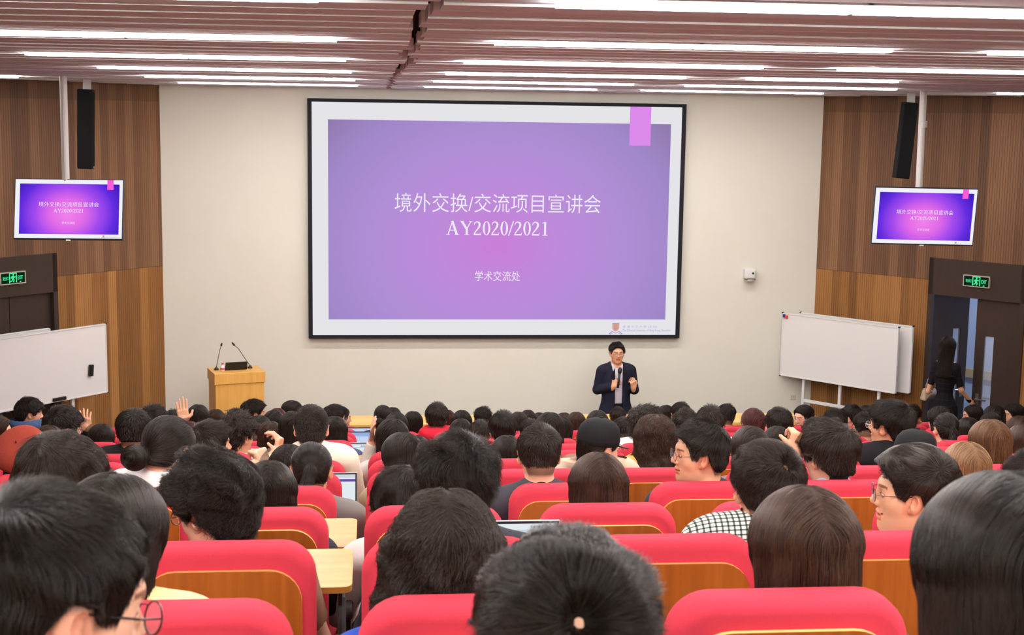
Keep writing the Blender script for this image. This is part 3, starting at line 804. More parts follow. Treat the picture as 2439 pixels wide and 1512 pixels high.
def smin(a, b, k):
    h = np.maximum(k - np.abs(a - b), 0) / k
    return np.minimum(a, b) - h * h * k * .25
def axis(lo, hi, coarse, fine, ranges):
    o = [lo]
    while o[-1] < hi:
        x = o[-1]; d = min([0.0 if a <= x <= b else min(abs(x - a), abs(x - b)) for a, b in ranges] or [9])
        o.append(x + min(coarse, fine + d * .35))
    return np.array(o)
_CE = [(0,1),(2,3),(4,5),(6,7),(0,2),(1,3),(4,6),(5,7),(0,4),(1,5),(2,6),(3,7)]
def nets(F, xs, ys, zs):
    """Surface nets on a rectilinear grid -> vertices, quads."""
    nx, ny, nz = F.shape
    N = F < 0
    c = [N[i:nx-1+i, j:ny-1+j, l:nz-1+l] for i in (0, 1) for j in (0, 1) for l in (0, 1)]
    a = c[0].copy(); o = c[0].copy()
    for q in c[1:]: a &= q; o |= q
    I, J, K = np.nonzero(o & ~a)
    idx = -np.ones((nx-1, ny-1, nz-1), np.int32); idx[I, J, K] = np.arange(len(I))
    cor = [(i, j, l) for i in (0, 1) for j in (0, 1) for l in (0, 1)]
    val = np.stack([F[I+i, J+j, K+l] for i, j, l in cor], 1)
    pos = np.stack([np.stack([xs[I+i], ys[J+j], zs[K+l]], 1) for i, j, l in cor], 1)
    acc = np.zeros((len(I), 3)); cnt = np.zeros(len(I))
    for p, q in _CE:
        m = (val[:, p] < 0) != (val[:, q] < 0)
        t = np.where(m, val[:, p] / np.where(m, val[:, p] - val[:, q], 1), 0)[:, None]
        acc += np.where(m[:, None], pos[:, p] + t * (pos[:, q] - pos[:, p]), 0); cnt += m
    V = acc / np.maximum(cnt, 1)[:, None]
    Q = []
    for ax in range(3):
        sh = [slice(None)] * 3; s2 = [slice(None)] * 3
        sh[ax] = slice(0, -1); s2[ax] = slice(1, None)
        A, B = N[tuple(sh)], N[tuple(s2)]
        e = np.array(np.nonzero(A != B)); b, d = (ax + 1) % 3, (ax + 2) % 3
        ok = (e[b] > 0) & (e[d] > 0) & (e[b] < F.shape[b] - 1) & (e[d] < F.shape[d] - 1); e = e[:, ok]
        def cell(u, w):
            f = e.copy(); f[b] -= u; f[d] -= w; return idx[f[0], f[1], f[2]]
        q = np.stack([cell(0, 0), cell(1, 0), cell(1, 1), cell(0, 1)], 1)
        fl = ~A[e[0], e[1], e[2]]; q[fl] = q[fl][:, ::-1]
        Q.append(q)
    Q = np.concatenate(Q); Q = Q[(Q >= 0).all(1)]
    return V, Q
def rotz(a): c, s = math.cos(a), math.sin(a); return np.array([[c, -s, 0], [s, c, 0], [0, 0, 1.]])
def rotx(a): c, s = math.cos(a), math.sin(a); return np.array([[1., 0, 0], [0, c, -s], [0, s, c]])
def roty(a): c, s = math.cos(a), math.sin(a); return np.array([[c, 0, s], [0, 1., 0], [-s, 0, c]])

def head_field(fat=1.0, smile=0.0):
    f = Field()
    f.ell((0, -.015, .028), (.0785, .100, .090), .02)
    f.ell((0, .020, -.010), (.067 * fat, .072, .095), .03)
    f.ell((0, .028, -.064), (.055 * fat, .058, .048), .03)
    f.ell((0, -.055, -.030), (.056, .052, .060), .03)
    for sx in (-1, 1): f.ell((sx * .044 * fat, .046, -.018), (.024, .026, .026), .025)
    if fat > 1: f.ell((0, .04, -.088), (.045, .04, .028), .03)
    f.ell((0, .070, -.096), (.022, .019, .017), .022)
    f.cone((-.028, .077, .031), (.028, .077, .031), .013, .013, .02)
    for sx in (-1, 1): f.ell((sx * .031, .102, .007), (.018, .018, .014), .014, op=-1)
    for sx in (-1, 1): f.ell((sx * .031, .0765, .006), (.0135, .0135, .0125), .004)
    f.cone((0, .083, .022), (0, .107, -.020), .0075, .0115, .012)
    for sx in (-1, 1): f.ell((sx * .0135, .094, -.027), (.009, .011, .008), .008)
    w = .026 + .006 * smile
    f.ell((0, .0885, -.053), (w, .011, .006), .006)
    f.ell((0, .0865, -.066 - .004 * smile), (w * .85, .011, .007), .006)
    f.cone((-w, .082, -.059 + .004 * smile), (w, .082, -.059 + .004 * smile), .0028, .0028, .006, op=-1)
    for sx in (-1, 1):
        R = rotz(-sx * .45) @ roty(sx * .12)
        f.ell((sx * .086, -.008, -.004), (.0085, .021, .033), .008, R)
        f.ell((sx * .0915, -.001, -.001), (.006, .011, .019), .005, R, op=-1)
        f.ell((sx * .080, .004, -.030), (.007, .009, .009), .008)
    return f
PIV = np.array([0, -.03, -.10])
def hand_field(w, d, up, s=1, curl=0.0, spread=.12, thumb=1.0, f=1.0):
    """Hand from wrist w along d; `up` is the back of the hand; s = +1 puts the thumb on the d x up side."""
    o = Field(); w = np.asarray(w, float); d = nrm(d); up = nrm(up - d * (np.asarray(up) @ d)); r = np.cross(d, up) * s
    o.cone(w - d * .03, w + d * .02, .026 * f, .028 * f, .02)
    ln = (.040, .046, .043, .033)
    for i in range(4):
        u = (1.5 - i) * .0205 * f
        kn = w + d * .085 * f + r * u - d * (abs(i - 1) * .004)
        o.cone(w + d * .015 + r * u * .75, kn, .0155 * f, .0125 * f, .012)
        dd = nrm(d + r * (1.5 - i) * spread)
        c1 = curl * (.8 + .1 * i)
        a1 = dd * math.cos(c1) - up * math.sin(c1); a2 = dd * math.cos(c1 * 1.9) - up * math.sin(c1 * 1.9); a3 = dd * math.cos(c1 * 2.4) - up * math.sin(c1 * 2.4)
        k2 = kn + a1 * ln[i] * f; k3 = k2 + a2 * ln[i] * .62 * f; k4 = k3 + a3 * ln[i] * .45 * f
        o.cone(kn, k2, .0098 * f, .0086 * f, .004); o.cone(k2, k3, .0086 * f, .0078 * f, .003); o.cone(k3, k4, .0078 * f, .0066 * f, .003)
    b = w + d * .022 + r * .026 * f; t1 = b + nrm(d * .7 + r * thumb - up * .3) * .042 * f; t2 = t1 + nrm(d * (1 - .4 * curl) + r * .35 * thumb - up * (.3 + .5 * curl)) * .032 * f
    o.cone(b, t1, .0155 * f, .0115 * f, .012); o.cone(t1, t2, .0105 * f, .008 * f, .004)
    return o
HC = np.array([0, 0.0, 1.10])        # head centre of a seated figure (y, z from the hips)
ARMS_REST = {-1: ((-.245, .06, .665), (-.13, .29, .70)), 1: ((.245, .06, .665), (.13, .29, .70))}
def seated(yaw=0.0, pitch=0.0, roll=0.0, arms=None, hands=None, fat=1.0, smile=0.0, fine=.0045, lift=0.0):
    """Fields of a seated figure facing +Y. arms: side -> (elbow, wrist); hands: side -> kwargs of hand_field."""
    A = dict(ARMS_REST); A.update(arms or {}); hands = hands or {}
    R = rotz(yaw) @ rotx(-pitch) @ roty(roll)
    hc = HC + PIV - R @ PIV
    T = Field()
    T.ell((0, .02, .50), (.155, .12, .11), .04).ell((0, 0, .63), (.138 * fat, .105 * fat, .15), .06).ell((0, -.02, .79), (.158, .105, .15), .06)
    T.cone((-.145, -.02, .895 + lift), (.145, -.02, .895 + lift), .056, .056, .05)
    for s in (-1, 1): T.cone((0, -.025, .955 + lift * .5), (s * .14, -.022, .91 + lift), .056, .047, .04)
    arm = Field(); ff = Field()
    for s in (-1, 1):
        e, w = (np.asarray(q) for q in A[s])
        arm.cone((s * .185, -.015, .885 + lift), e, .056, .043, .03).cone(e, w, .043, .029, .02)
    legs = Field()
    for s in (-1, 1):
        legs.cone((s * .085, .05, .50), (s * .11, .43, .49), .088, .062, .04).cone((s * .11, .43, .49), (s * .11, .42, .10), .058, .04, .03)
    feet = Field()
    for s in (-1, 1): feet.cone((s * .11, .40, .05), (s * .12, .57, .036), .045, .034, .02)
    neck = Field().cone((0, -.025, .93), hc + R @ np.array([0, -.028, -.05]), .058 * fat, .056 * fat, .03)
    head = head_field(fat, smile).moved(R, hc)
    hf = Field(); fr = [[], [], []]
    for s in (-1, 1):
        e, w = (np.asarray(q) for q in A[s])
        if s in hands:
            h = hands[s]; hf.add(hand_field(w, h['d'], h['up'], h.get('s', 1), h.get('curl', 0), h.get('spread', .12), h.get('thumb', 1.0)))
            for i in range(3): fr[i].append((w[i] - .14, w[i] + .17))
        else:
            hf.ell(w + nrm(w - e) * .07, (.035, .055, .022), .02).cone(w, w + nrm(w - e) * .05, .028, .03, .02)
    body = Field().add(T).add(arm).add(legs).add(feet).add(neck).add(hf).add(head)
    return dict(body=body, T=T, arm=arm, legs=legs, R=R, hc=hc, fr=fr, fine=fine, A=A, neck=neck, lift=lift)
SKIN_ATTR = 'tint'
def skin_tint(V, R, hc, spot=None):
    q = (V - hc) @ R; x, y, z = np.abs(q[:, 0]), q[:, 1], q[:, 2]
    C = np.ones((len(V), 4), np.float32)
    def put(m, c): C[m, :3] = c
    put((x < .03) & (y > .075) & (z < -.046) & (z > -.076), (.86, .56, .54))
    put((x < .026) & (y > .074) & (np.abs(z + .0595) < .0028), (.45, .22, .2))
    put((x > .012) & (x < .052) & (y > .045) & (np.abs(z - (.034 - 2.6 * (x - .033) ** 2 * 4)) < .0042), (.3, .23, .2))
    e = ((x - .031) / .0145) ** 2 + ((z - .006) / .0068) ** 2
    put((e < 1.25) & (y > .06), (.3, .22, .2)); put((e < .8) & (y > .06), (1.15, 1.35, 1.5)); put(((x - .031) ** 2 + (z - .006) ** 2 < .0058 ** 2) & (y > .06), (.07, .05, .045))
    put((x > .068) & (y < .03) & (y > -.035) & (z > -.045) & (z < .035), (1.0, .86, .84))
    put((x < .006) & (y < .098) & (y > .085) & (z < -.03) & (z > -.036), (.6, .4, .38))
    hl = hairline(q)
    m = (hl > .0) & (np.linalg.norm(q, axis=1) < .16)
    k = .72 * np.clip(hl[m] / .012, 0, 1)
    if spot: k = k * ss(spot[1] * 1.1, spot[1] * 2.2, np.linalg.norm(q[m] - spot[0], axis=1))
    C[m, :3] *= (1 - k)[:, None]
    return C
def ss(a, b, x): t = np.clip((x - a) / (b - a), 0, 1); return t * t * (3 - 2 * t)
def hairline(q, front=.07, nape=-.082):
    y = q[:, 1]
    zl = np.interp(y, [-.12, -.06, -.036, -.02, .012, .022, .045, .055, .064, .08, .1], [nape, nape, -.03, .012, .014, -.014, -.006, .03, front - .02, front, front + .004])
    return q[:, 2] - zl
_bcache = {}
def body_mesh(key, P):
    if key in _bcache: return _bcache[key]
    hc = P['hc']; fr = P['fr']; fine = P['fine']; lo, hi = P.get('lo', (-.42, -.22, 0.0)), P.get('hi', (.42, .66, 1.26))
    xs = axis(lo[0], hi[0], .016, fine, [(hc[0] - .105, hc[0] + .105)] + fr[0]); ys = axis(lo[1], hi[1], .016, fine, [(hc[1] - .13, hc[1] + .135)] + fr[1]); zs = axis(lo[2], hi[2], .016, fine, [(hc[2] - .13, hc[2] + .13)] + fr[2])
    V, Q = nets(P['body'].grid(xs, ys, zs), xs, ys, zs)
    me = npmesh('person', V, Q)
    at_ = me.color_attributes.new(SKIN_ATTR, 'FLOAT_COLOR', 'POINT')
    at_.data.foreach_set('color', skin_tint(V, P['R'], hc, P.get('spot')).ravel())
    _bcache[key] = me
    return me
def top_mesh(key, P, kind):
    """Upper garment: the torso and arms, a little larger, cut at neck, waist and cuffs."""
    if key in _bcache: return _bcache[key]
    f = Field().add(P['T']).add(P['arm'])
    if kind == 'hood':
        u = P.get('lift', 0) * .7; f.ell((0, -.085, .975 + u), (.115, .07, .055), .03).cone((-.075, .03, .99 + u), (.075, .03, .99 + u), .028, .028, .03).cone((-.105, -.04, .985 + u), (-.075, .03, .99 + u), .04, .03, .03).cone((.105, -.04, .985 + u), (.075, .03, .99 + u), .04, .03, .03)
    elif kind == 'collar':
        f.cone((0, -.025, .95 + P.get('lift', 0) * .6), (0, -.014, .995 + P.get('lift', 0) * .6), .062, .06, .02)
    elif kind == 'jacket':
        f.cone((0, -.03, .94), (0, -.02, .97), .07, .072, .03)
    lo, hi = P.get('lo', (-.42, -.22, 0.0)), P.get('hi', (.42, .66, 1.26)); c = P.get('tcell', .0105)
    zc = P.get('zcut', (.46, 1.06))
    xs = np.arange(lo[0], hi[0], c); ys = np.arange(lo[1], hi[1], c); zs = np.arange(zc[0] - .03, min(hi[2], max(zc[1], max(P['A'][s][j][2] for s in P['A'] for j in (0, 1)) + .08)), c)
    F = f.grid(xs, ys, zs, .011 if kind != 'jacket' else .018)
    X, Y, Z = xs[:, None, None], ys[None, :, None], zs[None, None, :]
    F = np.maximum(F, zc[0] - Z)
    no = P.get('neck_open'); lf = P.get('lift', 0) * .5
    a, b, rr = no if no else (np.array([0, -.008, 1.045 + lf]), np.array([0, .06, 1.2 + lf]), .056 if kind == 'collar' else .0605)
    F = np.maximum(F, -Field.dist(None, ('c', a, b, rr, rr), X, Y, Z, 0.0))
    for s in (-1, 1):
        e, w = (np.asarray(q, float) for q in P['A'][s]); d = nrm(w - e)
        cut = w - d * .005
        if kind == 'short': cut = e * .55 + np.array([s * .185, -.015, .885]) * .45; d = nrm(e - np.array([s * .185, -.015, .885]))
        pl = (X - cut[0]) * d[0] + (Y - cut[1]) * d[1] + (Z - cut[2]) * d[2]
        near = Field.dist(None, ('c', w, w + d * .05, .1, .1), X, Y, Z, 0.0) if kind != 'short' else Field.dist(None, ('c', e, w, .09, .09), X, Y, Z, 0.0)
        F = np.where(near < 0, np.maximum(F, pl), F)
    V, Q = nets(F.astype(np.float32), xs, ys, zs)
    _bcache[key] = npmesh('top', V, Q)
    return _bcache[key]
def trouser_mesh(key, P):
    if key in _bcache: return _bcache[key]
    f = Field().ell((0, .02, .50), (.155, .12, .11), .04).add(P['legs'])
    xs = np.arange(-.26, .26, .014); ys = np.arange(-.14, .56, .014); zs = np.arange(.06, .62, .014)
    F = f.grid(xs, ys, zs, .010); F = np.maximum(np.maximum(F, .09 - zs[None, None, :]), zs[None, None, :] - .52)
    V, Q = nets(F.astype(np.float32), xs, ys, zs)
    _bcache[key] = npmesh('trousers', V, Q)
    return _bcache[key]

# ---- hair
def scalp(p):
    f = Field().ell((0, -.015, .028), (.0785, .100, .090), .02).ell((0, .020, -.010), (.067, .072, .095), .03).ell((0, -.055, -.030), (.056, .052, .060), .03).cone((0, -.03, -.05), (0, -.045, -.13), .057, .06, .03)
    return f.at(p)
def curtain(p, zend, w0, w1, b, yf, yc1=-.05):
    x, y, z = p.T
    t = np.clip((.03 - z) / (.03 - zend), 0, 1)
    a = w0 + (w1 - w0) * np.sqrt(t); yc = -.018 + (yc1 + .018) * t
    bb = .098 + (b - .098) * t
    d = (np.sqrt((x / a) ** 2 + ((y - yc) / bb) ** 2) - 1) * np.minimum(a, bb)
    return np.maximum(np.maximum(d, y - yf), np.maximum(zend - z, z - .05) * .9)
def style_of(name):
    """(volume function, flow function, options) of a hair style in the head's own frame."""
    o = dict(whorl=np.array([.012, -.075, .085]), lift=(.05, .3), L=(.03, .05), grav=.5, noise=.25, wave=0, hl=(.07, -.082), n=(1600, 6500, 15000), spot=0.0)
    T = dict(short=(.014, .026), crew=(.009, .018), buzz=(.003, .007), fluffy=(.022, .036), spiky=(.014, .030), curly=(.015, .040), side=(.010, .034), mop=(.024, .030), neat=(.006, .016))
    tight = dict(pony=(.007, .011), bun=(.008, .013), sidepony=(.009, .014), low=(.006, .008))
    if name in T:
        a, b = T[name]
        if name == 'buzz': o.update(L=(.006, .01), lift=(.5, .9), hl=(.062, -.07))
        if name == 'crew': o.update(L=(.016, .03), lift=(.1, .4), hl=(.07, -.055))
        if name == 'spiky': o.update(L=(.035, .06), lift=(.15, .6), noise=.4)
        if name == 'short': o.update(hl=(.07, -.072))
        if name == 'fluffy': o.update(L=(.05, .08), lift=(0, .18), hl=(.055, -.085))
        if name == 'neat': o.update(L=(.025, .045), lift=(.03, .18), hl=(.088, -.07))
        if name == 'mop': o.update(L=(.035, .06), lift=(0, .1), hl=(.04, -.088), grav=.6)
        if name == 'curly': o.update(L=(.035, .06), lift=(.08, .35), noise=.45, wave=.006, hl=(.066, -.08))
        if name == 'side': o.update(L=(.05, .08), lift=(0, .07), whorl=np.array([-.03, -.06, .085]), hl=(.072, -.08))
        o['taper'] = name in ('short', 'crew', 'neat', 'spiky')
        def V(p):
            h = hairline(p, *o['hl']); t = a + (b - a) * ss(-.01, .07, p[:, 2])
            if name != 'mop': t = t * (1 - .75 * ss(.0, .035, p[:, 1]) * (1 - ss(.03, .075, p[:, 2])))
            if o['taper']: t = t * (.25 + .75 * ss(-.075, .035, p[:, 2]))
            if name in ('fluffy', 'spiky', 'curly', 'mop'):
                t = t + .006 * np.sin(p[:, 0] * 70 + p[:, 1] * 40) * np.sin(p[:, 1] * 60 - p[:, 2] * 50) * (.5 if name in ('mop', 'spiky') else 1.3)
            if name == 'mop': t = t * np.where(p[:, 1] < -.03, .55 + .45 * ss(-.075, -.03, p[:, 2]), 1)
            return scalp(p) - (-.012 + (t + .012) * ss(-.002, .022, h))
        def U(p, n):
            u = p - o['whorl']; u = u / (np.linalg.norm(u, axis=1)[:, None] + 1e-6); u[:, 2] -= o['grav'] * (1 - ss(.02, .1, p[:, 2]))
            if name == 'side': u = u + np.stack([np.full(len(p), .5), -.75 * ss(.02, .09, p[:, 1]), .3 * ss(.03, .09, p[:, 1])], 1)
            return u
        return V, U, o
    if name in tight:
        a, b = tight[name]
        tie = dict(pony=np.array([0, -.128, .012]), bun=np.array([-.02, -.125, -.03]), sidepony=np.array([-.06, -.115, -.01]), low=np.array([0, -.1, -.06]))[name]
        o.update(L=(.05, .09), lift=(-.03, .02), noise=.06, grav=0, hl=(.066, -.07))
        def V(p):
            h = hairline(p, *o['hl']); d = scalp(p) - (-.012 + (a + (b - a) * ss(0, .07, p[:, 2]) + .012) * ss(-.002, .018, h))
            f = Field()
            if name == 'pony': f.cone(tie, tie + (0, -.022, -.02), .017, .022, .01).cone(tie + (0, -.022, -.02), tie + (-.018, -.035, -.10), .024, .030, .012).cone(tie + (-.018, -.035, -.10), tie + (-.03, -.022, -.17), .030, .012, .012)
            elif name == 'sidepony': f.cone(tie, tie + (-.035, -.03, -.01), .018, .026, .012).cone(tie + (-.035, -.03, -.01), tie + (-.05, -.03, -.09), .032, .03, .014).cone(tie + (-.05, -.03, -.09), tie + (-.045, -.02, -.15), .03, .012, .014)
            elif name == 'bun': f.ell(tie + (-.022, -.02, -.012), (.052, .042, .046), .012)
            else: f.cone(tie, tie + (0, -.01, -.05), .02, .02, .01)
            return smin(d, f.at(p), .012)
        def U(p, n):
            u = tie - p; far = np.linalg.norm(u, axis=1); u = u / (far[:, None] + 1e-6)
            tail = (p[:, 1] < tie[1] - .012)
            if name == 'bun': t = np.cross(n, np.tile([0, 1.0, .2], (len(p), 1)))
            else: t = np.tile([-.15, .05, -1.0], (len(p), 1))
            return np.where(tail[:, None], t, u)
        return V, U, o
    # loose hair
    Z = dict(long=(-.30, .096, .100, .075, .03), wavy=(-.30, .108, .140, .095, .03), bob=(-.125, .098, .104, .082, .035), lob=(-.19, .098, .106, .08, .03), sleek=(-.28, .093, .090, .07, .022), curlylong=(-.2, .102, .118, .09, .02))[name]
    o.update(L=(.12, .2), lift=(-.01, .015), noise=.07, grav=1.0, hl=(.066, -.09), n=(1900, 8000, 20000))
    if name == 'wavy': o.update(wave=.007, noise=.26, L=(.1, .18), lift=(-.01, .06))
    if name == 'curlylong': o.update(wave=.007, noise=.3, L=(.08, .14), lift=(-.01, .07))
    if name == 'bob': o.update(L=(.08, .14))
    def V(p):
        h = hairline(p, *o['hl']); d = scalp(p) - (-.012 + (.012 + .010 * ss(.02, .09, p[:, 2]) + .012) * ss(-.002, .02, h))
        c = curtain(p, *Z)
        if name in ('wavy', 'curlylong'): c = c - .006 * np.sin(p[:, 2] * 55 + p[:, 0] * 30) * np.sin(p[:, 0] * 60)
        return smin(d, c, .02)
    def U(p, n):
        side = np.where(p[:, 0] > .006, 1.0, -1.0); top = ss(.05, .11, p[:, 2])
        return np.stack([side * (1.0 * top + .05), -.55 * top, -(1.05 - .6 * top)], 1)
    return V, U, o
_hcache = {}
T_SHORT = ('short', 'crew', 'fluffy', 'spiky', 'curly', 'side', 'mop', 'neat')
def hair_data(name, lod, seed, spot=0.0, whorl=None):
    """Cap mesh (the hair mass) and strand curves of a style; lod 0 far, 1 middle, 2 near."""
    key = (name, lod, seed, spot, whorl)
    if key in _hcache: return _hcache[key]
    V, U, o = style_of(name)
    if whorl: o['whorl'] = np.array(whorl)
    rs = np.random.RandomState(seed * 7 + 11)
    c = (.0085, .0065, .0055)[lod]
    zlo = -.32 if name in ('long', 'wavy', 'sleek') else -.23
    xs = np.arange(-.17, .17, c); ys = np.arange(-.24, .16, c); zs = np.arange(zlo, .18, c)
    P = np.stack(np.meshgrid(xs, ys, zs, indexing='ij'), -1).reshape(-1, 3)
    if spot:
        wd = nrm(o['whorl']); V0 = V
        def axd(p): return np.linalg.norm(p - np.maximum(p @ wd, 0)[:, None] * wd, axis=1)
        V = lambda p: V0(p) + .030 * np.exp(-(axd(p) / (spot * (1 + .25 * np.sin(np.arctan2(p[:, 0] - wd[0] * .1, p[:, 2]) * 5)))) ** 2)
    F = V(P).reshape(len(xs), len(ys), len(zs)).astype(np.float32)
    CV, CQ = nets(F, xs, ys, zs)
    # strands start on the surface of the mass (not deep under the hairline) and follow the flow
    A, B, C_, D = (CV[CQ[:, i]] for i in range(4))
    ar = .5 * np.linalg.norm(np.cross(C_ - A, D - B), axis=1)
    cen = (A + B + C_ + D) / 4
    okf = (scalp(cen) > .0015) & (cen[:, 2] > zlo + .02)
    w = ar * okf
    N = o['n'][lod]
    fi = rs.choice(len(CQ), N, p=w / w.sum()); u, v = rs.rand(N, 1), rs.rand(N, 1)
    p = (A[fi] * (1 - u) + B[fi] * u) * (1 - v) + (D[fi] * (1 - u) + C_[fi] * u) * v
    def grad(p):
        e = 1.5e-3; g = np.stack([V(p + d) - V(p - d) for d in (np.array([e, 0, 0]), np.array([0, e, 0]), np.array([0, 0, e]))], 1)
        return g / (np.linalg.norm(g, axis=1)[:, None] + 1e-9)
    steps = (5, 7, 9)[lod]
    L = rs.uniform(*o['L'], N); L = L * (.3 + .7 * ss(-.08, .05, p[:, 2])) if o.get('taper') else L
    if name in T_SHORT: L = L * np.where(p[:, 1] > -.01, .35 + .65 * ss(.0, .035, hairline(p, *o['hl'])), 1)
    ds = (L / (steps - 1))[:, None]; lift = rs.uniform(*o['lift'], N)[:, None]
    n = grad(p); p = p + n * rs.uniform(-.001, .0045, (N, 1)) - n * (.25 * np.maximum(lift, 0) * L[:, None])
    ph = rs.rand(6, 3) * 6.28; fr = rs.normal(0, 45, (6, 3))
    out = [p]
    for i in range(steps - 1):
        n = grad(p); uu = U(p, n); uu = uu - n * (uu * n).sum(1)[:, None]
        uu /= (np.linalg.norm(uu, axis=1)[:, None] + 1e-6)
        nz = sum(np.sin(p @ fr[j] + 0)[:, None] * np.cos(ph[j])[None, :] for j in range(6)) * .6
        d = uu + n * lift + nz * o['noise'] + rs.normal(0, .12 * o['noise'] + .02, (N, 3))
        d /= np.linalg.norm(d, axis=1)[:, None]
        p = p + d * ds
        s = V(p); lim = np.where(lift[:, 0] > .08, .03, .0055)
        p = p - n * (np.maximum(s - lim, 0) + np.minimum(s + .0005, 0))[:, None]
        if name in T_SHORT and name != 'mop':
            bad = (hairline(p, *o['hl']) < -.003) & (p[:, 1] > 0.0) & (p[:, 2] < .06); p[bad] = out[-1][bad] + rs.normal(0, .0008, (bad.sum(), 3))
        out.append(p)
    S_ = np.stack(out, 1)
    if o['wave']:
        t = np.linspace(0, 1, steps)[None, :, None]; f0 = np.sin(p @ fr[0] * .6)[:, None, None] * 3
        k = 2 * math.pi * L[:, None, None] / (.035 if name != 'wavy' else .06)
        S_ = S_ + o['wave'] * (np.sin(t * k + f0) * np.array([1, 0, 0]) + np.cos(t * k + f0) * np.array([0, 1, .6])) * np.minimum(t * 2.5, 1)
    if spot:
        S_ = S_[axd(S_[:, 0]) > spot * rs.uniform(0, 1.0, len(S_)) ** 1.6 * 1.1]
    N = len(S_)
    cap = npmesh('hair', CV, CQ)
    hc = bpy.data.hair_curves.new('hair_strands')
    hc.add_curves([steps] * N)
    hc.position_data.foreach_set('vector', np.ascontiguousarray(S_, np.float32).ravel())
    r0 = (.0010, .00055, .00034)[lod]
    rad = np.tile(r0 * np.interp(np.linspace(0, 1, steps), [0, .6, 1], [1, .9, .25]), N).astype(np.float32)
    ra = hc.attributes.get('radius') or hc.attributes.new('radius', 'FLOAT', 'POINT')
    ra.data.foreach_set('value', rad)
    _hcache[key] = (cap, hc)
    return cap, hc
def hair_mats(nm, c0, c1, rough=.38):
    m = mat(nm + '_strand', c0, rough, .3); t = NT(m); b = m.node_tree.nodes['Principled BSDF']
    hi = t.n('ShaderNodeHairInfo'); mx = t.n('ShaderNodeMix', data_type='RGBA', ins={6: srgb(*c0), 7: srgb(*c1)})
    t.l(hi.outputs['Random'], mx.inputs[0]); t.l(mx.outputs[2], b.inputs['Base Color'])
    cm = mat(nm + '_mass', tuple((a * 2 + b_) // 3 for a, b_ in zip(c0, c1)), .7, .15, bump=((260, 260, 40), .8, .002))
    return cm, m
HAIR = {'black': hair_mats('black_hair', (15, 12, 10), (50, 40, 33)), 'soft': hair_mats('soft_black_hair', (19, 15, 12), (66, 53, 43)), 'dark': hair_mats('dark_brown_hair', (36, 24, 18), (78, 52, 38)),
        'brown': hair_mats('brown_hair', (70, 46, 30), (124, 86, 56)), 'light': hair_mats('light_brown_hair', (104, 74, 50), (160, 122, 86)), 'red': hair_mats('reddish_hair', (50, 24, 22), (96, 48, 42))}
def skin_mat(nm, c):
    m = mat(nm, c, .5, .35); t = NT(m); b = m.node_tree.nodes['Principled BSDF']
    a = t.n('ShaderNodeAttribute', attribute_name=SKIN_ATTR); mx = t.n('ShaderNodeMix', data_type='RGBA', blend_type='MULTIPLY', ins={0: 1.0, 6: srgb(*c)})
    t.l(a.outputs['Color'], mx.inputs[7]); t.l(mx.outputs[2], b.inputs['Base Color'])
    b.inputs['Subsurface Weight'].default_value = .0
    return m
SKIN = {'a': skin_mat('skin_fair', (228, 178, 148)), 'b': skin_mat('skin_warm', (216, 162, 128)), 'c': skin_mat('skin_tan', (200, 146, 112))}
CLOTH = {}
def cloth(c):
    if c not in CLOTH: CLOTH[c] = mat('cloth_%d_%d_%d' % c, c, .9, .15, bump=(300, .3, .002))
    return CLOTH[c]
# ------------------------------------------------------------------ the audience
M_LENS = mat('spectacle_lens', (235, 240, 245), .05, .5)
_t = NT(M_LENS); _b = M_LENS.node_tree.nodes['Principled BSDF']; _tr = _t.n('ShaderNodeBsdfTransparent'); _mx = _t.n('ShaderNodeMixShader', ins={0: 0.88})
_t.l(_b.outputs[0], _mx.inputs[1]); _t.l(_tr.outputs[0], _mx.inputs[2]); _t.l(_mx.outputs[0], M_LENS.node_tree.nodes['Material Output'].inputs[0])
M_SPEC = {'black': mat('spectacle_black', (26, 22, 22), .3, .5), 'gold': mat('spectacle_gold', (196, 150, 96), .25, .5, metal=.8), 'silver': mat('spectacle_silver', (190, 186, 182), .25, .5, metal=.8), 'brown': mat('spectacle_brown', (72, 40, 30), .3, .5)}
def slot(o, m):
    if len(o.data.materials) == 0: o.data.materials.append(m)
    o.material_slots[0].link = 'OBJECT'; o.material_slots[0].material = m
def child(name, data, parent, m, M=None):
    o = bpy.data.objects.new(name, data); COL.objects.link(o); o.parent = parent
    if M is not None: o.matrix_local = M
    slot(o, m)
    return o
_gcache = {}
def glasses(parent, M, colour):
    if not _gcache:
        bm = BM()
        for s in (-1, 1):
            ring(bm, (s * .034, .108, .004), .0245, .0195, .0014, 24, 6)
            tube(bm, [(s * .058, .105, .010), (s * .080, .07, .013), (s * .082, .012, .014), (s * .081, -.006, .017)], .0014, 6)
        tube(bm, [(-.010, .109, .008), (0, .112, .011), (.010, .109, .008)], .0012, 6)
        _gcache['f'] = bpy.data.meshes.new('glasses'); bm.to_mesh(_gcache['f']); bm.free()
        for s in (-1, 1):
            bm = BM(); lathe(bm, [(.001, 0), (.022, 0), (.022, .0012), (.001, .0012)], 20, tmat((s * .034, .109, .004), 0, math.pi / 2) @ Matrix.Diagonal((1.08, .86, 1, 1)))
            _gcache[s] = bpy.data.meshes.new('lens'); bm.to_mesh(_gcache[s]); bm.free()
    g = child('glasses', _gcache['f'], parent, M_SPEC[colour], M)
    for s in (-1, 1): child('lens', _gcache[s], g, M_LENS)
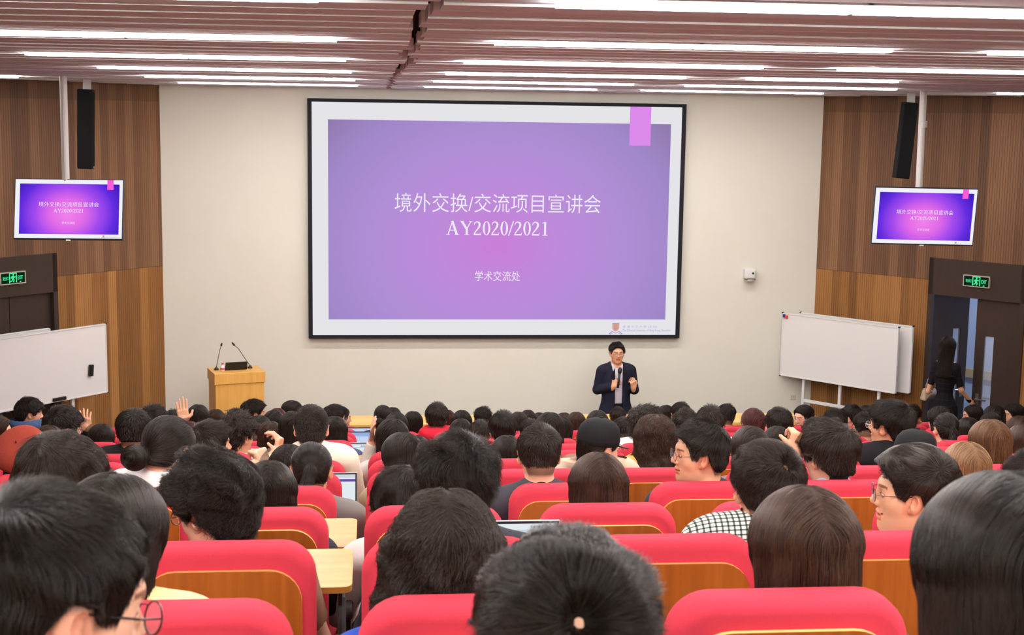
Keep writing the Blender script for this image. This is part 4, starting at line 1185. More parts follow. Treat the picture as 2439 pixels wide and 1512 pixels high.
def hat(parent, M, kind):
    if kind == 'cap':
        mt = mat('cap_black', (28, 28, 28), .85, .2, bump=(300, .3, .002))
        bm = BM()
        lathe(bm, [(.101, -.005), (.104, .02), (.102, .05), (.092, .085), (.07, .112), (.035, .126), (.006, .129)], 32, Matrix.Translation((0, -.012, .022)) @ Matrix.Diagonal((.96, 1.12, 1, 1)))
        c = obj('cap', bm, mt, parent, True); c.matrix_local = M
        bm = BM(); o = [(.078 * math.sin(a), .075 + .085 * math.cos(a)) for a in [math.radians(t) for t in range(-90, 91, 12)]]
        poly(bm, o, .006, Matrix.Translation((0, .015, .032)) @ Matrix.Rotation(math.radians(-90 - 10), 4, 'X'))
        b = obj('brim', bm, mat('brim_grey', (66, 64, 62), .85, .2), c, False)
        bm = BM(); lathe(bm, [(.012, 0), (.01, .008), (.003, .01)], 12, Matrix.Translation((0, -.012, .149))); obj('button', bm, mt, c, True)
    else:
        mt = mat('rust_felt', (146, 62, 48), .95, .1, noise=(160, (130, 50, 40)), bump=(400, .35, .002))
        bm = BM(); lathe(bm, [(.075, -.03), (.098, -.02), (.126, .006), (.136, .035), (.130, .062), (.105, .085), (.06, .098), (.02, .101), (.006, .100)], 36)
        c = obj('beret', bm, mt, parent, True); c.matrix_local = M @ Matrix.Translation((-.01, -.05, .045)) @ Matrix.Rotation(math.radians(52), 4, 'X') @ Matrix.Rotation(math.radians(-8), 4, 'Y')
        bm = BM(); tube(bm, [(0, 0, .096), (.002, .002, .108), (.005, .002, .116)], [.006, .0045, .003], 8); obj('stem', bm, mt, c, True)
THICK = dict(neat=.016, short=.026, crew=.018, buzz=.007, fluffy=.038, spiky=.045, curly=.046, side=.036, mop=.033, pony=.011, bun=.013, sidepony=.014, low=.03)
GREYS = [(38, 38, 42), (60, 62, 70), (88, 84, 82), (44, 50, 66), (120, 116, 112), (150, 60, 60), (210, 204, 196), (70, 84, 110), (30, 30, 32), (170, 150, 120)]
persons = {}
def person(pid, px, ytop, k, style, yaw, hair, label, s=None, pitch=8, roll=0, top=None, kind='crew', skin=None, specs=None, wear=None, fat=1.0, smile=0.0, hand=None, spot=0.0, whorl=None, hs=1.0, dy=0.0, lod=None, fine=None, elbow=None, hsx=1.0, lift=0.0):
    rs = random.Random(pid)
    lod = (2 if k <= 3 else 1 if k <= 6 else 0) if lod is None else lod
    Y = row_y(k) + .24 + dy
    P = at(px, ytop, Y)
    ht = HC[2] + (.118 + THICK.get(style, .022) * hs) * 1.0 + (.012 if wear == 'cap' else 0)
    if wear == 'beret': ht += .05
    if s is None: s = min(1.06, max(.95, (P[2] - row_floor(k)) / ht))
    root = (P[0], Y, P[2] - s * ht)
    q = round(yaw / 15.0) * 15; pq = round(pitch / 8.0) * 8; rq = round(roll / 8.0) * 8
    _R = rotz(math.radians(q)) @ rotx(-math.radians(pq)) @ roty(math.radians(rq)); _hc = HC + PIV - _R @ PIV
    root = (root[0] - s * _hc[0], Y, root[2] - s * (_hc[2] - HC[2]))
    arms, hands, key = {}, {}, ('b', q, pq, rq, fat, smile, lift)
    if hand:
        sd, wx, wy, tx, ty, hd, hk = hand
        w = (at(wx, wy, Y + hd) - np.array(root)) / s; tp = (at(tx, ty, Y + hd) - np.array(root)) / s
        el = np.array(elbow) if elbow else np.array([sd * .245, .10 + hd * .4, .70])
        arms[sd] = (tuple(el), tuple(w)); hands[sd] = dict(d=tp - w, **hk); key += (pid,)
    fn = fine or (.0036 if lod == 2 else .0045)
    key += (fn, bool(spot))
    ra, pa, oa = math.radians(q), math.radians(pq), math.radians(rq)
    if key in _bcache:
        R = rotz(ra) @ rotx(-pa) @ roty(oa); hc = HC + PIV - R @ PIV; F = None
    else:
        F = seated(ra, pa, oa, arms, hands, fat, smile, fn, lift); R, hc = F['R'], F['hc']
        if hand: F['hi'] = (.42, .66, 1.42); F['lo'] = (-.42, -.22, 0)
        if spot: F['spot'] = (np.array(whorl or (.012, -.075, .085)), spot)
    o = bpy.data.objects.new('person', body_mesh(key, F) if F is None else body_mesh(key, F)); COL.objects.link(o)
    slot(o, SKIN[skin or rs.choice('aab')])
    o.location = root; o.scale = (s, s, s)
    tag(o, label, 'person', 'seated audience')
    M = Matrix.Translation(hc) @ Matrix(R).to_4x4() @ Matrix.Diagonal((hs * hsx, hs, hs, 1))
    cap, hc_ = hair_data(style, lod, rs.randrange(2) if lod < 2 else pid, spot, whorl)
    hm = HAIR[hair]
    h = child('hair', cap, o, hm[0], M)
    child('hair_strands', hc_, h, hm[1])
    h['kind'] = 'thing'
    arm_key = (('arm', pid) if hand else ('arm',)) + (lift,)
    G = F or seated(0, 0, 0, arms, hands, lift=lift)
    tm = top_mesh(('t', kind) + arm_key, G, kind)
    nm = {'hood': 'hoodie', 'jacket': 'jacket', 'collar': 'shirt', 'short': 't_shirt'}.get(kind, 'sweater')
    tc = top or rs.choice(GREYS)
    child(nm, tm, o, tc if not isinstance(tc, tuple) else cloth(tc))
    child('trousers', trouser_mesh(('tr',), G), o, cloth(rs.choice([(34, 38, 52), (28, 28, 30), (52, 62, 84)])))
    Mh = Matrix.Translation(hc) @ Matrix(R).to_4x4()
    if specs: glasses(o, Mh, specs)
    if wear: hat(o, Mh, wear)
    persons[pid] = (px, k, P[0], label)
    return o
# plaid shirt cloth
M_PLAID = mat('plaid_cotton', (226, 226, 218), .9, .15); _t = NT(M_PLAID); _b = M_PLAID.node_tree.nodes['Principled BSDF']
_tc = _t.n('ShaderNodeTexCoord'); _s = _t.n('ShaderNodeSeparateXYZ'); _t.l(_tc.outputs['Object'], _s.inputs[0])
_a = _t.math('LESS_THAN', _t.math('FRACT', _t.math('DIVIDE', _s.outputs[0], .0165)), .34); _b2 = _t.math('LESS_THAN', _t.math('FRACT', _t.math('DIVIDE', _t.math('ADD', _s.outputs[2], _t.math('MULTIPLY', _s.outputs[1], .8)), .0165)), .34)
_t.l(ramp(_t, _t.math('MULTIPLY', _t.math('ADD', _a, _b2), .5), ((0.0, (228, 228, 220)), (0.5, (92, 100, 92)), (1.0, (34, 42, 38)))), _b.inputs['Base Color'])
UPH = dict(up=(0, -1, 0))
T = person
# ---- row nearest the camera
T(1, 122, 1171, 0, 'neat', -60, 'black', 'nearest person at bottom left corner, turned right, wearing thin dark glasses', pitch=16, specs='black', hs=1.03, s=1.06, lod=2, top=(40, 40, 44))
T(2, 1350, 1262, 0, 'short', 0, 'black', 'nearest person at bottom centre, pale crown spot in cropped hair', pitch=0, spot=.018, whorl=(0.0, -.098, .062), hs=1.0, hsx=1.06, s=1.05, top=(50, 50, 54))
T(3, 2418, 1150, 0, 'long', 0, 'black', 'nearest person at bottom right corner with long straight black hair', hs=1.05, hsx=1.05, s=1.05, top=(34, 34, 38))
# ---- first row whose chair backs show
T(4, 262, 1146, 1, 'sleek', -18, 'black', 'person in pale yellow top with a straight hair parting, lower left', pitch=16, top=(238, 214, 150), hs=1.03, kind='crew', lift=0.03)
T(5, 1058, 1180, 1, 'wavy', 4, 'soft', 'person in blue top with long wavy hair over the chair back', top=(44, 74, 168), hs=1.04, s=1.0)
T(6, 1925, 1178, 1, 'sleek', 0, 'dark', 'person with long straight dark brown hair in front of plaid shirt wearer', hs=1.08, top=(70, 60, 58), s=1.02)
# ---- second
T(7, 146, 1027, 2, 'mop', -55, 'soft', 'person with thick straight mop behind the rust beret, turned right', s=.95, hs=.98, pitch=16, skin='b', top=(90, 90, 96))
T(8, 505, 1083, 2, 'curly', 58, 'black', 'curly haired person in glasses turned left, left of the centre gap', specs='brown', hs=1.08, top=(150, 110, 90), kind='short', pitch=12, dy=0.1)
T(9, 1094, 1027, 2, 'spiky', 22, 'black', 'person with wild black hair and gold glasses behind the wavy haired person', specs='gold', hs=1.0, hsx=.97, top=(58, 58, 64), pitch=12)
T(10, 1834, 1056, 2, 'crew', -4, 'soft', 'person in black and white plaid shirt with bare crown spot', top=M_PLAID, kind='collar', spot=.016, whorl=(.024, -.088, .068), hs=1.06, fat=1.0, lift=0.065)
T(11, 2168, 1056, 2, 'side', 68, 'soft', 'smiling person in round glasses, full profile to the left, lower right', specs='brown', smile=1, fat=1.1, hs=1.03, top=(214, 212, 208), skin='b', fine=.003, pitch=4, dy=0.12)
# ---- third
T(12, 640, 1097, 3, 'lob', 0, 'black', 'person with straight black hair left of the gap, beside a ponytail', hs=.94, top=(60, 62, 70))
T(13, 958, 1119, 3, 'mop', 10, 'black', 'low black head right of the gap, leaning down under wild hair', pitch=32, top=(214, 210, 206))
T(14, 1427, 1086, 3, 'bob', 0, 'dark', 'person with glossy dark bob behind the bottom centre head', hs=1.05, top=(216, 212, 206))
T(15, 2466, 1080, 3, 'short', 0, 'black', 'dark head cut by the right photo edge behind the corner person')
# ---- fourth
T(16, 400, 998, 4, 'bun', -26, 'black', 'person in white top with low side bun, left of centre', top=(238, 236, 232), pitch=16, hs=1.03, lift=0.05)
T(17, 741, 1057, 4, 'pony', -6, 'black', 'person with low ponytail in dark hair tie, beside an open laptop', hs=.97, pitch=12)
T(18, 1286, 1012, 4, 'crew', 0, 'soft', 'person with short tapered black hair, bare neck, both ears showing', hs=.97, top=(66, 66, 72), pitch=10)
T(19, 1662, 1001, 4, 'short', 85, 'black', 'person in rectangular glasses facing left in sharp profile, centre right', specs='brown', fat=1.12, skin='b', hs=1.02, fine=.003, pitch=0, top=(60, 60, 66))
T(20, 1975, 1014, 4, 'short', 36, 'soft', 'person in glasses with raised forearm and light blue sleeve, looking left', specs='black', hs=1.12, top=(176, 198, 226), kind='collar', hand=(-1, 1892, 1078, 1906, 1030, .05, dict(up=(.3, -1, 0), s=-1, curl=1.5)))
T(21, 2306, 1058, 4, 'sleek', 0, 'light', 'person with long light brown hair, right of the smiling profile', hs=1.04, top=(210, 200, 186))
# ---- fifth
T(22, 60, 1012, 5, 'bob', 0, 'black', 'person wearing a rust felt beret at the far left', wear='beret', top=(40, 40, 42))
T(23, 688, 1058, 5, 'bob', -10, 'black', 'person half hidden behind the ponytail, left hand raised', hs=.95, hand=(-1, 632, 1108, 614, 1064, .05, dict(up=(.7, -.7, 0), s=-1, curl=1.5)), top=(60, 60, 66))
T(24, 958, 1034, 5, 'lob', 24, 'black', 'person in thin glasses with black hair falling forward, right of gap', specs='silver', hs=1.0, pitch=14)
T(25, 1428, 990, 5, 'low', -58, 'black', 'person in black peaked cap and beige hoodie with glasses', wear='cap', specs='gold', kind='hood', top=(196, 180, 158), skin='a', lift=0.08)
T(26, 1563, 992, 5, 'curlylong', 0, 'dark', 'person in orange top with loose wavy dark hair', top=(244, 172, 92), hs=1.06, dy=0.28, lift=0.05)
T(27, 1790, 1017, 5, 'long', 0, 'soft', 'person with long straight hair behind the plaid shirt wearer', hs=.98)
T(28, 2184, 1018, 5, 'low', -40, 'black', 'person in black cap and black jacket at the right', wear='cap', kind='jacket', top=(30, 30, 32), s=1.06, lift=0.05)
T(29, 2362, 1006, 5, 'sleek', 0, 'brown', 'person with long highlighted brown hair at the right', hs=1.1, dy=0.2)
# ---- sixth
T(30, 505, 1001, 6, 'short', -62, 'soft', 'smiling person in profile to the right, in front of curly hair', smile=1, skin='b', hs=1.02, pitch=4, fine=.0036)
T(31, 741, 968, 6, 'buzz', 0, 'soft', 'person with buzz cut and large ears in cream shirt', top=(232, 222, 200), kind='crew', hs=1.05, hand=(-1, 660, 1082, 668, 1036, .05, dict(up=(.95, -.3, 0), s=-1, curl=1.0, spread=.05)), pitch=8, lift=0.05)
T(32, 988, 1040, 6, 'long', 0, 'black', 'person with long black hair beside the thin-glasses wearer', hs=1.02)
T(33, 1208, 1037, 6, 'bob', 0, 'black', 'person with round black bob left of the tapered short hair', hs=.95)
T(34, 2118, 954, 6, 'short', 50, 'black', 'tall person in glasses looking left, white collar, right side', specs='silver', hs=1.05, top=(30, 30, 32), kind='jacket', pitch=2, skin='b', lift=0.03)
T(35, 2442, 1012, 6, 'long', 0, 'dark', 'person with long dark brown hair at the right photo edge')
# ---- seventh
T(36, 114, 1010, 7, 'long', 0, 'dark', 'dark brown head between the beret and the gesturing glasses wearer', hs=.9)
T(37, 315, 977, 7, 'crew', 0, 'black', 'person in black t-shirt with short hair and bare neck, left', kind='crew', top=(34, 33, 34), hs=1.05, skin='b', s=1.06, lift=0.05)
T(38, 566, 981, 7, 'curly', -38, 'soft', 'person with curly top and glasses turned right before the lectern', specs='brown', skin='b')
T(39, 935, 1001, 7, 'long', 0, 'black', 'person with long black hair beside the gap, hand at cheek', hs=1.05, hand=(-1, 888, 1054, 885, 1014, .07, dict(up=(-1, -.05, 0), s=-1, curl=.25, spread=.03)))
T(40, 1853, 1014, 7, 'bob', 0, 'black', 'black bob behind and right of the long haired person, right half', hs=.93)
# ---- eighth
T(41, 152, 968, 8, 'mop', -66, 'black', 'person in glasses in profile to the right, left side', specs='silver', hs=1.06, skin='a')
T(42, 446, 1002, 8, 'bob', 0, 'red', 'person with reddish dark hair raising a right hand', hs=.95, hand=(1, 438, 1004, 432, 957, .03, dict(up=(0, -1, 0), s=1, curl=.08, spread=.06)), elbow=(.2, .1, .78))
T(43, 643, 1001, 8, 'bob', 0, 'dark', 'rounded dark head left of the buzz cut, second in line', hs=.9, dy=0.35)
T(44, 698, 979, 8, 'long', 0, 'black', 'long black hair close left of the buzz cut', hs=.95)
T(45, 1198, 981, 8, 'short', 0, 'black', 'large dark head directly above the round black bob', hs=1.02)
T(46, 1310, 986, 8, 'long', 0, 'black', 'person with long black hair below the screen, right of centre', hs=1.08, dy=0.3)
T(47, 1538, 962, 8, 'curly', -42, 'soft', 'person in white shirt with curly hair turned right, near the speaker', top=(240, 238, 234), kind='crew', s=1.06, hs=.95, lift=0.05)
T(48, 1693, 966, 8, 'short', -14, 'soft', 'person in pale grey top behind the sharp profile', top=(214, 216, 220), hs=.98, s=1.06, lift=0.05)
T(49, 1857, 967, 8, 'mop', 0, 'black', 'tidy black head right of the reddish ponytail', hs=.92)
T(50, 2256, 985, 8, 'pony', 0, 'black', 'person with hanging ponytail and both ears showing, far right', hs=1.0)
T(51, 2432, 991, 8, 'bob', 0, 'dark', 'dark bob at the right edge in a middle row', hs=.97)
# ---- ninth
T(52, -6, 986, 9, 'long', -82, 'dark', 'profile facing right cut by the left photo edge', hs=.98)
T(53, 240, 1010, 9, 'bob', 0, 'black', 'black bob with raised hand in dark sleeve, left', hs=.98, top=(26, 28, 32), hand=(-1, 208, 1022, 203, 990, .04, dict(up=(0, -1, 0), s=-1, curl=.4)))
T(54, 366, 963, 9, 'short', -30, 'black', 'black head against the white wall edge, left', hs=.95, s=1.06, dy=0.25)
T(55, 617, 990, 9, 'lob', 0, 'black', 'dark head with one ear showing, below the lectern right edge', hs=.98)
T(56, 797, 992, 9, 'bob', 0, 'black', 'black bob right of the buzz cut', hs=.98)
T(57, 1142, 999, 9, 'short', 0, 'soft', 'small dark head above the wild black hair', hs=.9)
T(58, 1337, 991, 9, 'long', 0, 'black', 'black head half hidden behind long black hair, right of it', hs=.9)
T(59, 1486, 991, 9, 'short', 0, 'black', 'dark head right of the peaked cap brim', hs=.9)
T(60, 1634, 972, 9, 'curly', 0, 'soft', 'wavy dark head above the sharp profile', hs=.92)
T(61, 1796, 976, 9, 'sidepony', 0, 'red', 'person with reddish side ponytail, right half', hs=1.06)
T(62, 1945, 991, 9, 'curly', 0, 'soft', 'fluffy dark head above the blue-sleeved person', hs=.9)
T(63, 2060, 981, 9, 'short', 0, 'black', 'dark head left of the tall glasses wearer', hs=.92, dy=0.3)
T(64, 2309, 994, 9, 'bob', 0, 'black', 'black bob right of the hanging ponytail', hs=.96)
# ---- tenth
T(65, 412, 975, 10, 'short', 0, 'black', 'black head just behind the raised open hand', hs=.93)
T(66, 652, 976, 10, 'bob', 0, 'black', 'black bob below and right of the lectern', hs=.93)
T(67, 944, 983, 10, 'bob', 0, 'black', 'black bob right of the laptops in the gap', hs=.98)
T(68, 1098, 997, 10, 'bob', 0, 'black', 'black bob lower of two, left of the small dark head', hs=.96)
T(69, 1262, 997, 10, 'short', 0, 'black', 'dark head low between two groups below the screen', hs=.92)
T(70, 1424, 977, 10, 'bob', 0, 'soft', 'rounded head just behind the peaked cap', hs=.95)
T(71, 1987, 995, 10, 'short', 0, 'soft', 'soft black head lowest of three, right of the fluffy head', hs=.95)
T(72, 2240, 968, 10, 'long', 34, 'black', 'person with cheek showing left, behind the hanging ponytail', hs=1.02)
T(73, 2362, 982, 10, 'bun', 0, 'black', 'dark head with tied hair before the door leaf', hs=.98)
# ---- eleventh
T(74, 471, 963, 11, 'bob', 0, 'black', 'black bob against the left edge of the lectern', hs=.95)
T(75, 561, 971, 11, 'short', 0, 'black', 'dark head before the lectern, second from its left edge', hs=.9, dy=0.3)
T(76, 984, 978, 11, 'long', 0, 'black', 'long smooth black hair left of the head in red', hs=.92, dy=0.3)
T(77, 1040, 960, 11, 'short', 0, 'soft', 'tall dark head over a red collar below the screen', hs=1.0, top=(206, 40, 60), kind='hood', s=1.06)
T(78, 1235, 979, 11, 'bob', 0, 'soft', 'rounded head left in the cluster below the screen centre', hs=.9)
T(79, 1373, 980, 11, 'bob', 0, 'dark', 'brown rounded head left of the speaker', hs=.92)
T(80, 1990, 975, 11, 'mop', 0, 'black', 'black head with white earpiece under the right whiteboard', hs=1.1)
T(81, 2370, 964, 11, 'bob', 10, 'black', 'dark head directly under the door handle', hs=.93)
# ---- twelfth
T(82, 72, 945, 12, 'mop', -70, 'black', 'person in blue hooded coat, profile right, under left whiteboard', kind='hood', top=(74, 100, 142), s=1.06, hs=1.0, lift=0.04)
T(83, 513, 974, 12, 'bob', 0, 'dark', 'brown tinted head before the lectern, left one', hs=.95)
T(84, 660, 971, 12, 'bob', 0, 'red', 'reddish head peeking between lectern and turned face', hs=.92)
T(85, 797, 963, 12, 'short', -58, 'black', 'person in glasses profile right, left of the gap', specs='brown', hs=1.0)
T(86, 912, 965, 12, 'bun', 0, 'black', 'black head right of the gap in a front row, left one', hs=.96)
T(87, 1100, 978, 12, 'bob', 0, 'black', 'black bob right of the brown hair by the red collar', hs=1.0)
T(88, 1150, 964, 12, 'spiky', 0, 'black', 'spiky black head against the cream wall, centre', hs=.88, dy=0.35)
T(89, 1344, 981, 12, 'bob', 0, 'dark', 'small brown head left of the brown rounded head', hs=.9)
T(90, 1622, 957, 12, 'short', 0, 'black', 'black head third right of the speaker', hs=.95)
T(91, 1731, 961, 12, 'short', 0, 'black', 'black head fourth right of the speaker, below bare wall', hs=.94)
T(92, 1911, 961, 12, 'long', 118, 'black', 'person looking back in glasses by the right whiteboard leg', specs='brown', skin='a', hs=.95)
T(93, 2030, 964, 12, 'short', 40, 'black', 'dark head with pale earpiece below the right whiteboard', hs=.97)
T(94, 2172, 963, 12, 'short', -44, 'black', 'person resting chin on hand, turned right, right side', hs=1.0, hand=(1, 2190, 1019, 2185, 1003, .12, dict(up=(.5, -.8, 0), s=1, curl=1.2)))
# ---- front row
T(95, 606, 950, 13, 'short', -75, 'black', 'person in profile right in front of the lectern', s=1.06, hs=1.0, skin='b')
T(96, 698, 951, 13, 'bob', -112, 'black', 'person turned back with face showing right of the lectern', s=1.06, hs=.95, dy=0.25)
T(97, 813, 963, 13, 'low', -80, 'black', 'person in profile right behind the left glasses profile', hs=1.0)
T(98, 936, 969, 13, 'bob', 0, 'black', 'black head right of the gap in the front row, right one', hs=.92)
T(99, 1065, 976, 13, 'long', 0, 'red', 'long reddish brown hair right of the red collar', hs=.95)
T(100, 1258, 974, 13, 'bob', 0, 'soft', 'topmost small head in the cluster below the screen', hs=.88)
T(101, 1285, 981, 13, 'bob', 0, 'soft', 'right small head in the cluster below the screen', hs=.9, dy=0.42)
T(102, 1472, 968, 13, 'short', 0, 'soft', 'small head right before the speaker legs', hs=.9)
T(103, 1587, 963, 13, 'bob', 8, 'black', 'black head second right of the speaker', hs=.9)
T(104, 2065, 964, 13, 'bob', 0, 'black', 'dark head hidden behind the tall glasses wearer', hs=.92)
T(105, 2316, 962, 13, 'long', 70, 'black', 'person in profile left before the open door gap', hs=.96)
T(106, 2412, 958, 13, 'long', 84, 'black', 'person in profile left at the right side of the door', hs=.97)
# ------------------------------------------------------------------ laptops on the writing tablets
def plain_emit(nm, c, s=1.0): return emis(nm, c, s)
PG = dict(page=plain_emit('page_white', (226, 236, 240)), purple=plain_emit('page_purple', (108, 78, 170)), blue=plain_emit('page_blue', (150, 176, 226)), line=plain_emit('page_line', (170, 196, 210)), bar=plain_emit('page_bar', (206, 214, 224)), teal=plain_emit('page_teal', (120, 190, 196)), pale=plain_emit('page_pale', (198, 214, 244)))
M_ALU = mat('laptop_aluminium', (196, 196, 198), .35, .5, metal=.5)
M_KEY = mat('laptop_keys', (38, 38, 40), .6, .3)
def laptop(k, px, py, look, label, w=.30, tilt=14, dark=False):
    Y = row_y(k) + .64; z = at(px, py, Y)[2] - w * .66 * math.cos(math.radians(tilt)) - .012
    xr = at(px, py, Y)[0]
    t = thing('laptop', label, 'laptop', (xr - w / 2, Y, z), 0, 'open laptops on writing tablets')
    d = w * .70
    mt = M_BLACK if dark else M_ALU
    bm = BM(); box(bm, -w/2, w/2, -d, 0, 0, .014, .005, 2); b = obj('base', bm, mt, t)
    bm = BM()
    for r in range(5):
        for c in range(12):
            x0 = -w/2 + .02 + c * (w - .04) / 12; y0 = -.03 - r * .018
            box(bm, x0, x0 + (w - .04) / 12 - .003, y0 - .015, y0, .014, .0155)
    obj('keyboard', bm, M_KEY, b)
    bm = BM(); box(bm, -.045, .045, -d + .012, -d + .07, .014, .0146); obj('touchpad', bm, mat('touchpad', (176, 176, 180), .3, .4), b)
    R = Matrix.Translation((0, .002, .012)) @ Matrix.Rotation(math.radians(-tilt), 4, 'X'); h = w * .66
    bm = BM(); box(bm, -w/2, w/2, 0, .006, 0, h, .003, 1); l = obj('lid', bm, mt, t); l.matrix_local = R
    bm = BM(); box(bm, -w/2 + .003, w/2 - .003, -.001, 0, .004, h - .003); obj('bezel', bm, M_BLACK, l)
    bm = BM(); box(bm, -w/2 + .011, w/2 - .011, -.002, -.001, .018, h - .011); obj('screen', bm, PG[look[0]], l)
    for mk, a, b_, c, e in look[1]:
        bm = BM(); X0, X1, Z0, Z1 = -w/2 + .011, w/2 - .011, .018, h - .011
        box(bm, X0 + (X1 - X0) * a, X0 + (X1 - X0) * b_, -.003, -.002, Z0 + (Z1 - Z0) * c, Z0 + (Z1 - Z0) * e); obj('window_content', bm, PG[mk], l)
    return t
lines = [('line', .3, .3 + .5 * ((i * 37) % 10) / 10 + .12, .62 - i * .09, .632 - i * .09) for i in range(7)]
laptop(5, 851, 1131, ('page', [('bar', 0, 1, .9, 1), ('purple', 0, 1, .78, .86), ('bar', .02, .25, .1, .72)] + lines), 'silver laptop with purple web page, beside the low ponytail', w=.30, tilt=16)
laptop(9, 878, 1056, ('page', [('bar', 0, 1, .92, 1), ('teal', .05, .98, .76, .79), ('purple', .75, .95, .83, .87)]), 'small laptop with white page and teal line further up the gap', w=.24)
laptop(11, 883, 1030, ('blue', [('pale', .2, .95, .1, .8)]), 'laptop with plain blue screen beyond the white page one', w=.33, dark=True)
laptop(12, 884, 1020, ('pale', [('blue', .1, .8, .2, .7)]), 'farthest laptop in the gap, pale blue screen', w=.32, dark=True)
laptop(2, 1337, 1244, ('pale', [('page', 0, 1, .9, 1), ('bar', 0, 1, .82, .9)] + [('purple', .72 + .03 * i, .74 + .03 * i, .93, .97) for i in range(6)]), 'silver laptop with pale browser window behind bottom centre head', w=.31, tilt=8)
laptop(5, 584, 1106, ('blue', [('pale', .1, .9, .2, .9)]), 'laptop with blue screen peeking above long black hair, left', w=.3, dark=True)

# ------------------------------------------------------------------ standing figures
def standing(arms, hands, yaw=0, pitch=0, roll=0, fat=1.0, smile=0.0, fine=.005, slim=1.0):
    T_ = Field()
    T_.ell((0, 0, .93), (.158 * slim, .108, .13), .04).ell((0, .012, 1.08), (.142 * fat * slim, .108 * fat, .16), .06).ell((0, -.005, 1.25), (.165 * slim, .112, .16), .06)
    T_.cone((-.145 * slim, -.005, 1.365), (.145 * slim, -.005, 1.365), .056, .056, .05)
    for s in (-1, 1): T_.cone((0, -.015, 1.42), (s * .125, -.01, 1.375), .056, .045, .04)
    arm = Field()
    for s in (-1, 1):
        e, w = (np.asarray(q) for q in arms[s]); arm.cone((s * .185 * slim, -.005, 1.355), e, .052 * slim, .041 * slim, .03).cone(e, w, .040 * slim, .027 * slim, .02)
    legs = Field()
    for s in (-1, 1): legs.cone((s * .085, 0, .90), (s * .095, .02, .49), .09, .062, .04).cone((s * .095, .02, .49), (s * .1, -.015, .09), .06, .042, .03)
    feet = Field()
    for s in (-1, 1): feet.cone((s * .1, -.02, .045), (s * .115, .14, .034), .042, .034, .02)
    R = rotz(yaw) @ rotx(-pitch) @ roty(roll); H0 = np.array([0, .005, 1.575]); hc = H0 + PIV - R @ PIV
    neck = Field().cone((0, -.012, 1.40), hc + R @ np.array([0, -.028, -.05]), .058, .055, .03)
    head = head_field(fat, smile).moved(R, hc)
    hf = Field(); fr = [[], [], []]
    for s in (-1, 1):
        w = np.asarray(arms[s][1]); h = hands[s]; hf.add(hand_field(w, h['d'], h['up'], h.get('s', 1), h.get('curl', 0), h.get('spread', .1), h.get('thumb', 1)))
        for i in range(3): fr[i].append((w[i] - .12, w[i] + .14))
    body = Field().add(T_).add(arm).add(legs).add(feet).add(neck).add(hf).add(head)
    return dict(body=body, T=T_, arm=arm, legs=legs, feet=feet, R=R, hc=hc, fr=fr, fine=fine, A=arms, lo=(-.5, -.3, 0.0), hi=(.5, .5, 1.78), zcut=(.86, 1.44), neck_open=(np.array([0, .01, 1.425]), np.array([0, .08, 1.6]), .066))
def grid_mesh(name, fn, lo, hi, c):
    xs, ys, zs = (np.arange(lo[i], hi[i], c) for i in range(3))
    V, Q = nets(fn(xs, ys, zs).astype(np.float32), xs, ys, zs)
    return npmesh(name, V, Q)
def figure(F, loc, rz, s, label, skin, hair, hcol, hs=1.0, seed=3):
    o = bpy.data.objects.new('person', body_mesh(('stand', label), F)); COL.objects.link(o); slot(o, SKIN[skin])
    o.location = loc; o.rotation_euler = (0, 0, rz); o.scale = (s, s, s); tag(o, label, 'person')
    M = Matrix.Translation(F['hc']) @ Matrix(F['R']).to_4x4()
    cap, hc_ = hair_data(hair, 1, seed); h = child('hair', cap, o, HAIR[hcol][0], M @ Matrix.Scale(hs, 4)); child('hair_strands', hc_, h, HAIR[hcol][1]); h['kind'] = 'thing'
    return o, M
def slab(F, arr, op): return np.maximum(F, arr)
# the speaker, facing the hall, microphone in his right hand
A = {1: ((.232, -.02, 1.12), (.085, .18, 1.19)), -1: ((-.236, -.01, 1.11), (-.165, .19, 1.17))}
H = {1: dict(d=(-.45, .35, .85), up=(.75, .6, .2), s=-1, curl=1.25), -1: dict(d=(.12, .3, .95), up=(-.35, .85, -.1), s=1, curl=1.05)}
FS = standing(A, H, yaw=math.radians(-4), pitch=math.radians(4), fat=1.04, smile=.6, fine=.0045)
Ysp = 16.4; P = at(1470, 812, Ysp); ss_ = P[2] / 1.722; RZ = math.radians(180 + 6)
o, Mh = figure(FS, (P[0], Ysp, 0), RZ, ss_, 'smiling speaker in dark suit and open-collar shirt, standing below the screen with a microphone', 'b', 'neat', 'black', 1.0)
glasses(o, Mh, 'gold')
ft = Field().add(FS['T']).add(FS['arm'])
sl = Field().cone((0, 0, 1.22), (0, .005, .80), .135, .155, .06).cone((-.08, .005, .82), (.08, .005, .82), .12, .12, .06)
def f_shirt(xs, ys, zs):
    F = Field().add(FS['T']).cone((0, -.012, 1.41), (0, 0, 1.455), .066, .064, .02).grid(xs, ys, zs, .008); Z = zs[None, None, :]
    F = np.maximum(np.maximum(F, .97 - Z), Z - (1.452 - .25 * ys[None, :, None]))
    return np.maximum(F, -Field.dist(None, ('c', np.array([0, .03, 1.43]), np.array([0, .11, 1.6]), .05, .07), xs[:, None, None], ys[None, :, None], Z, 0.0))
child('shirt', grid_mesh('shirt', f_shirt, (-.3, -.2, .93), (.3, .25, 1.5), .008), o, cloth((206, 200, 214)))
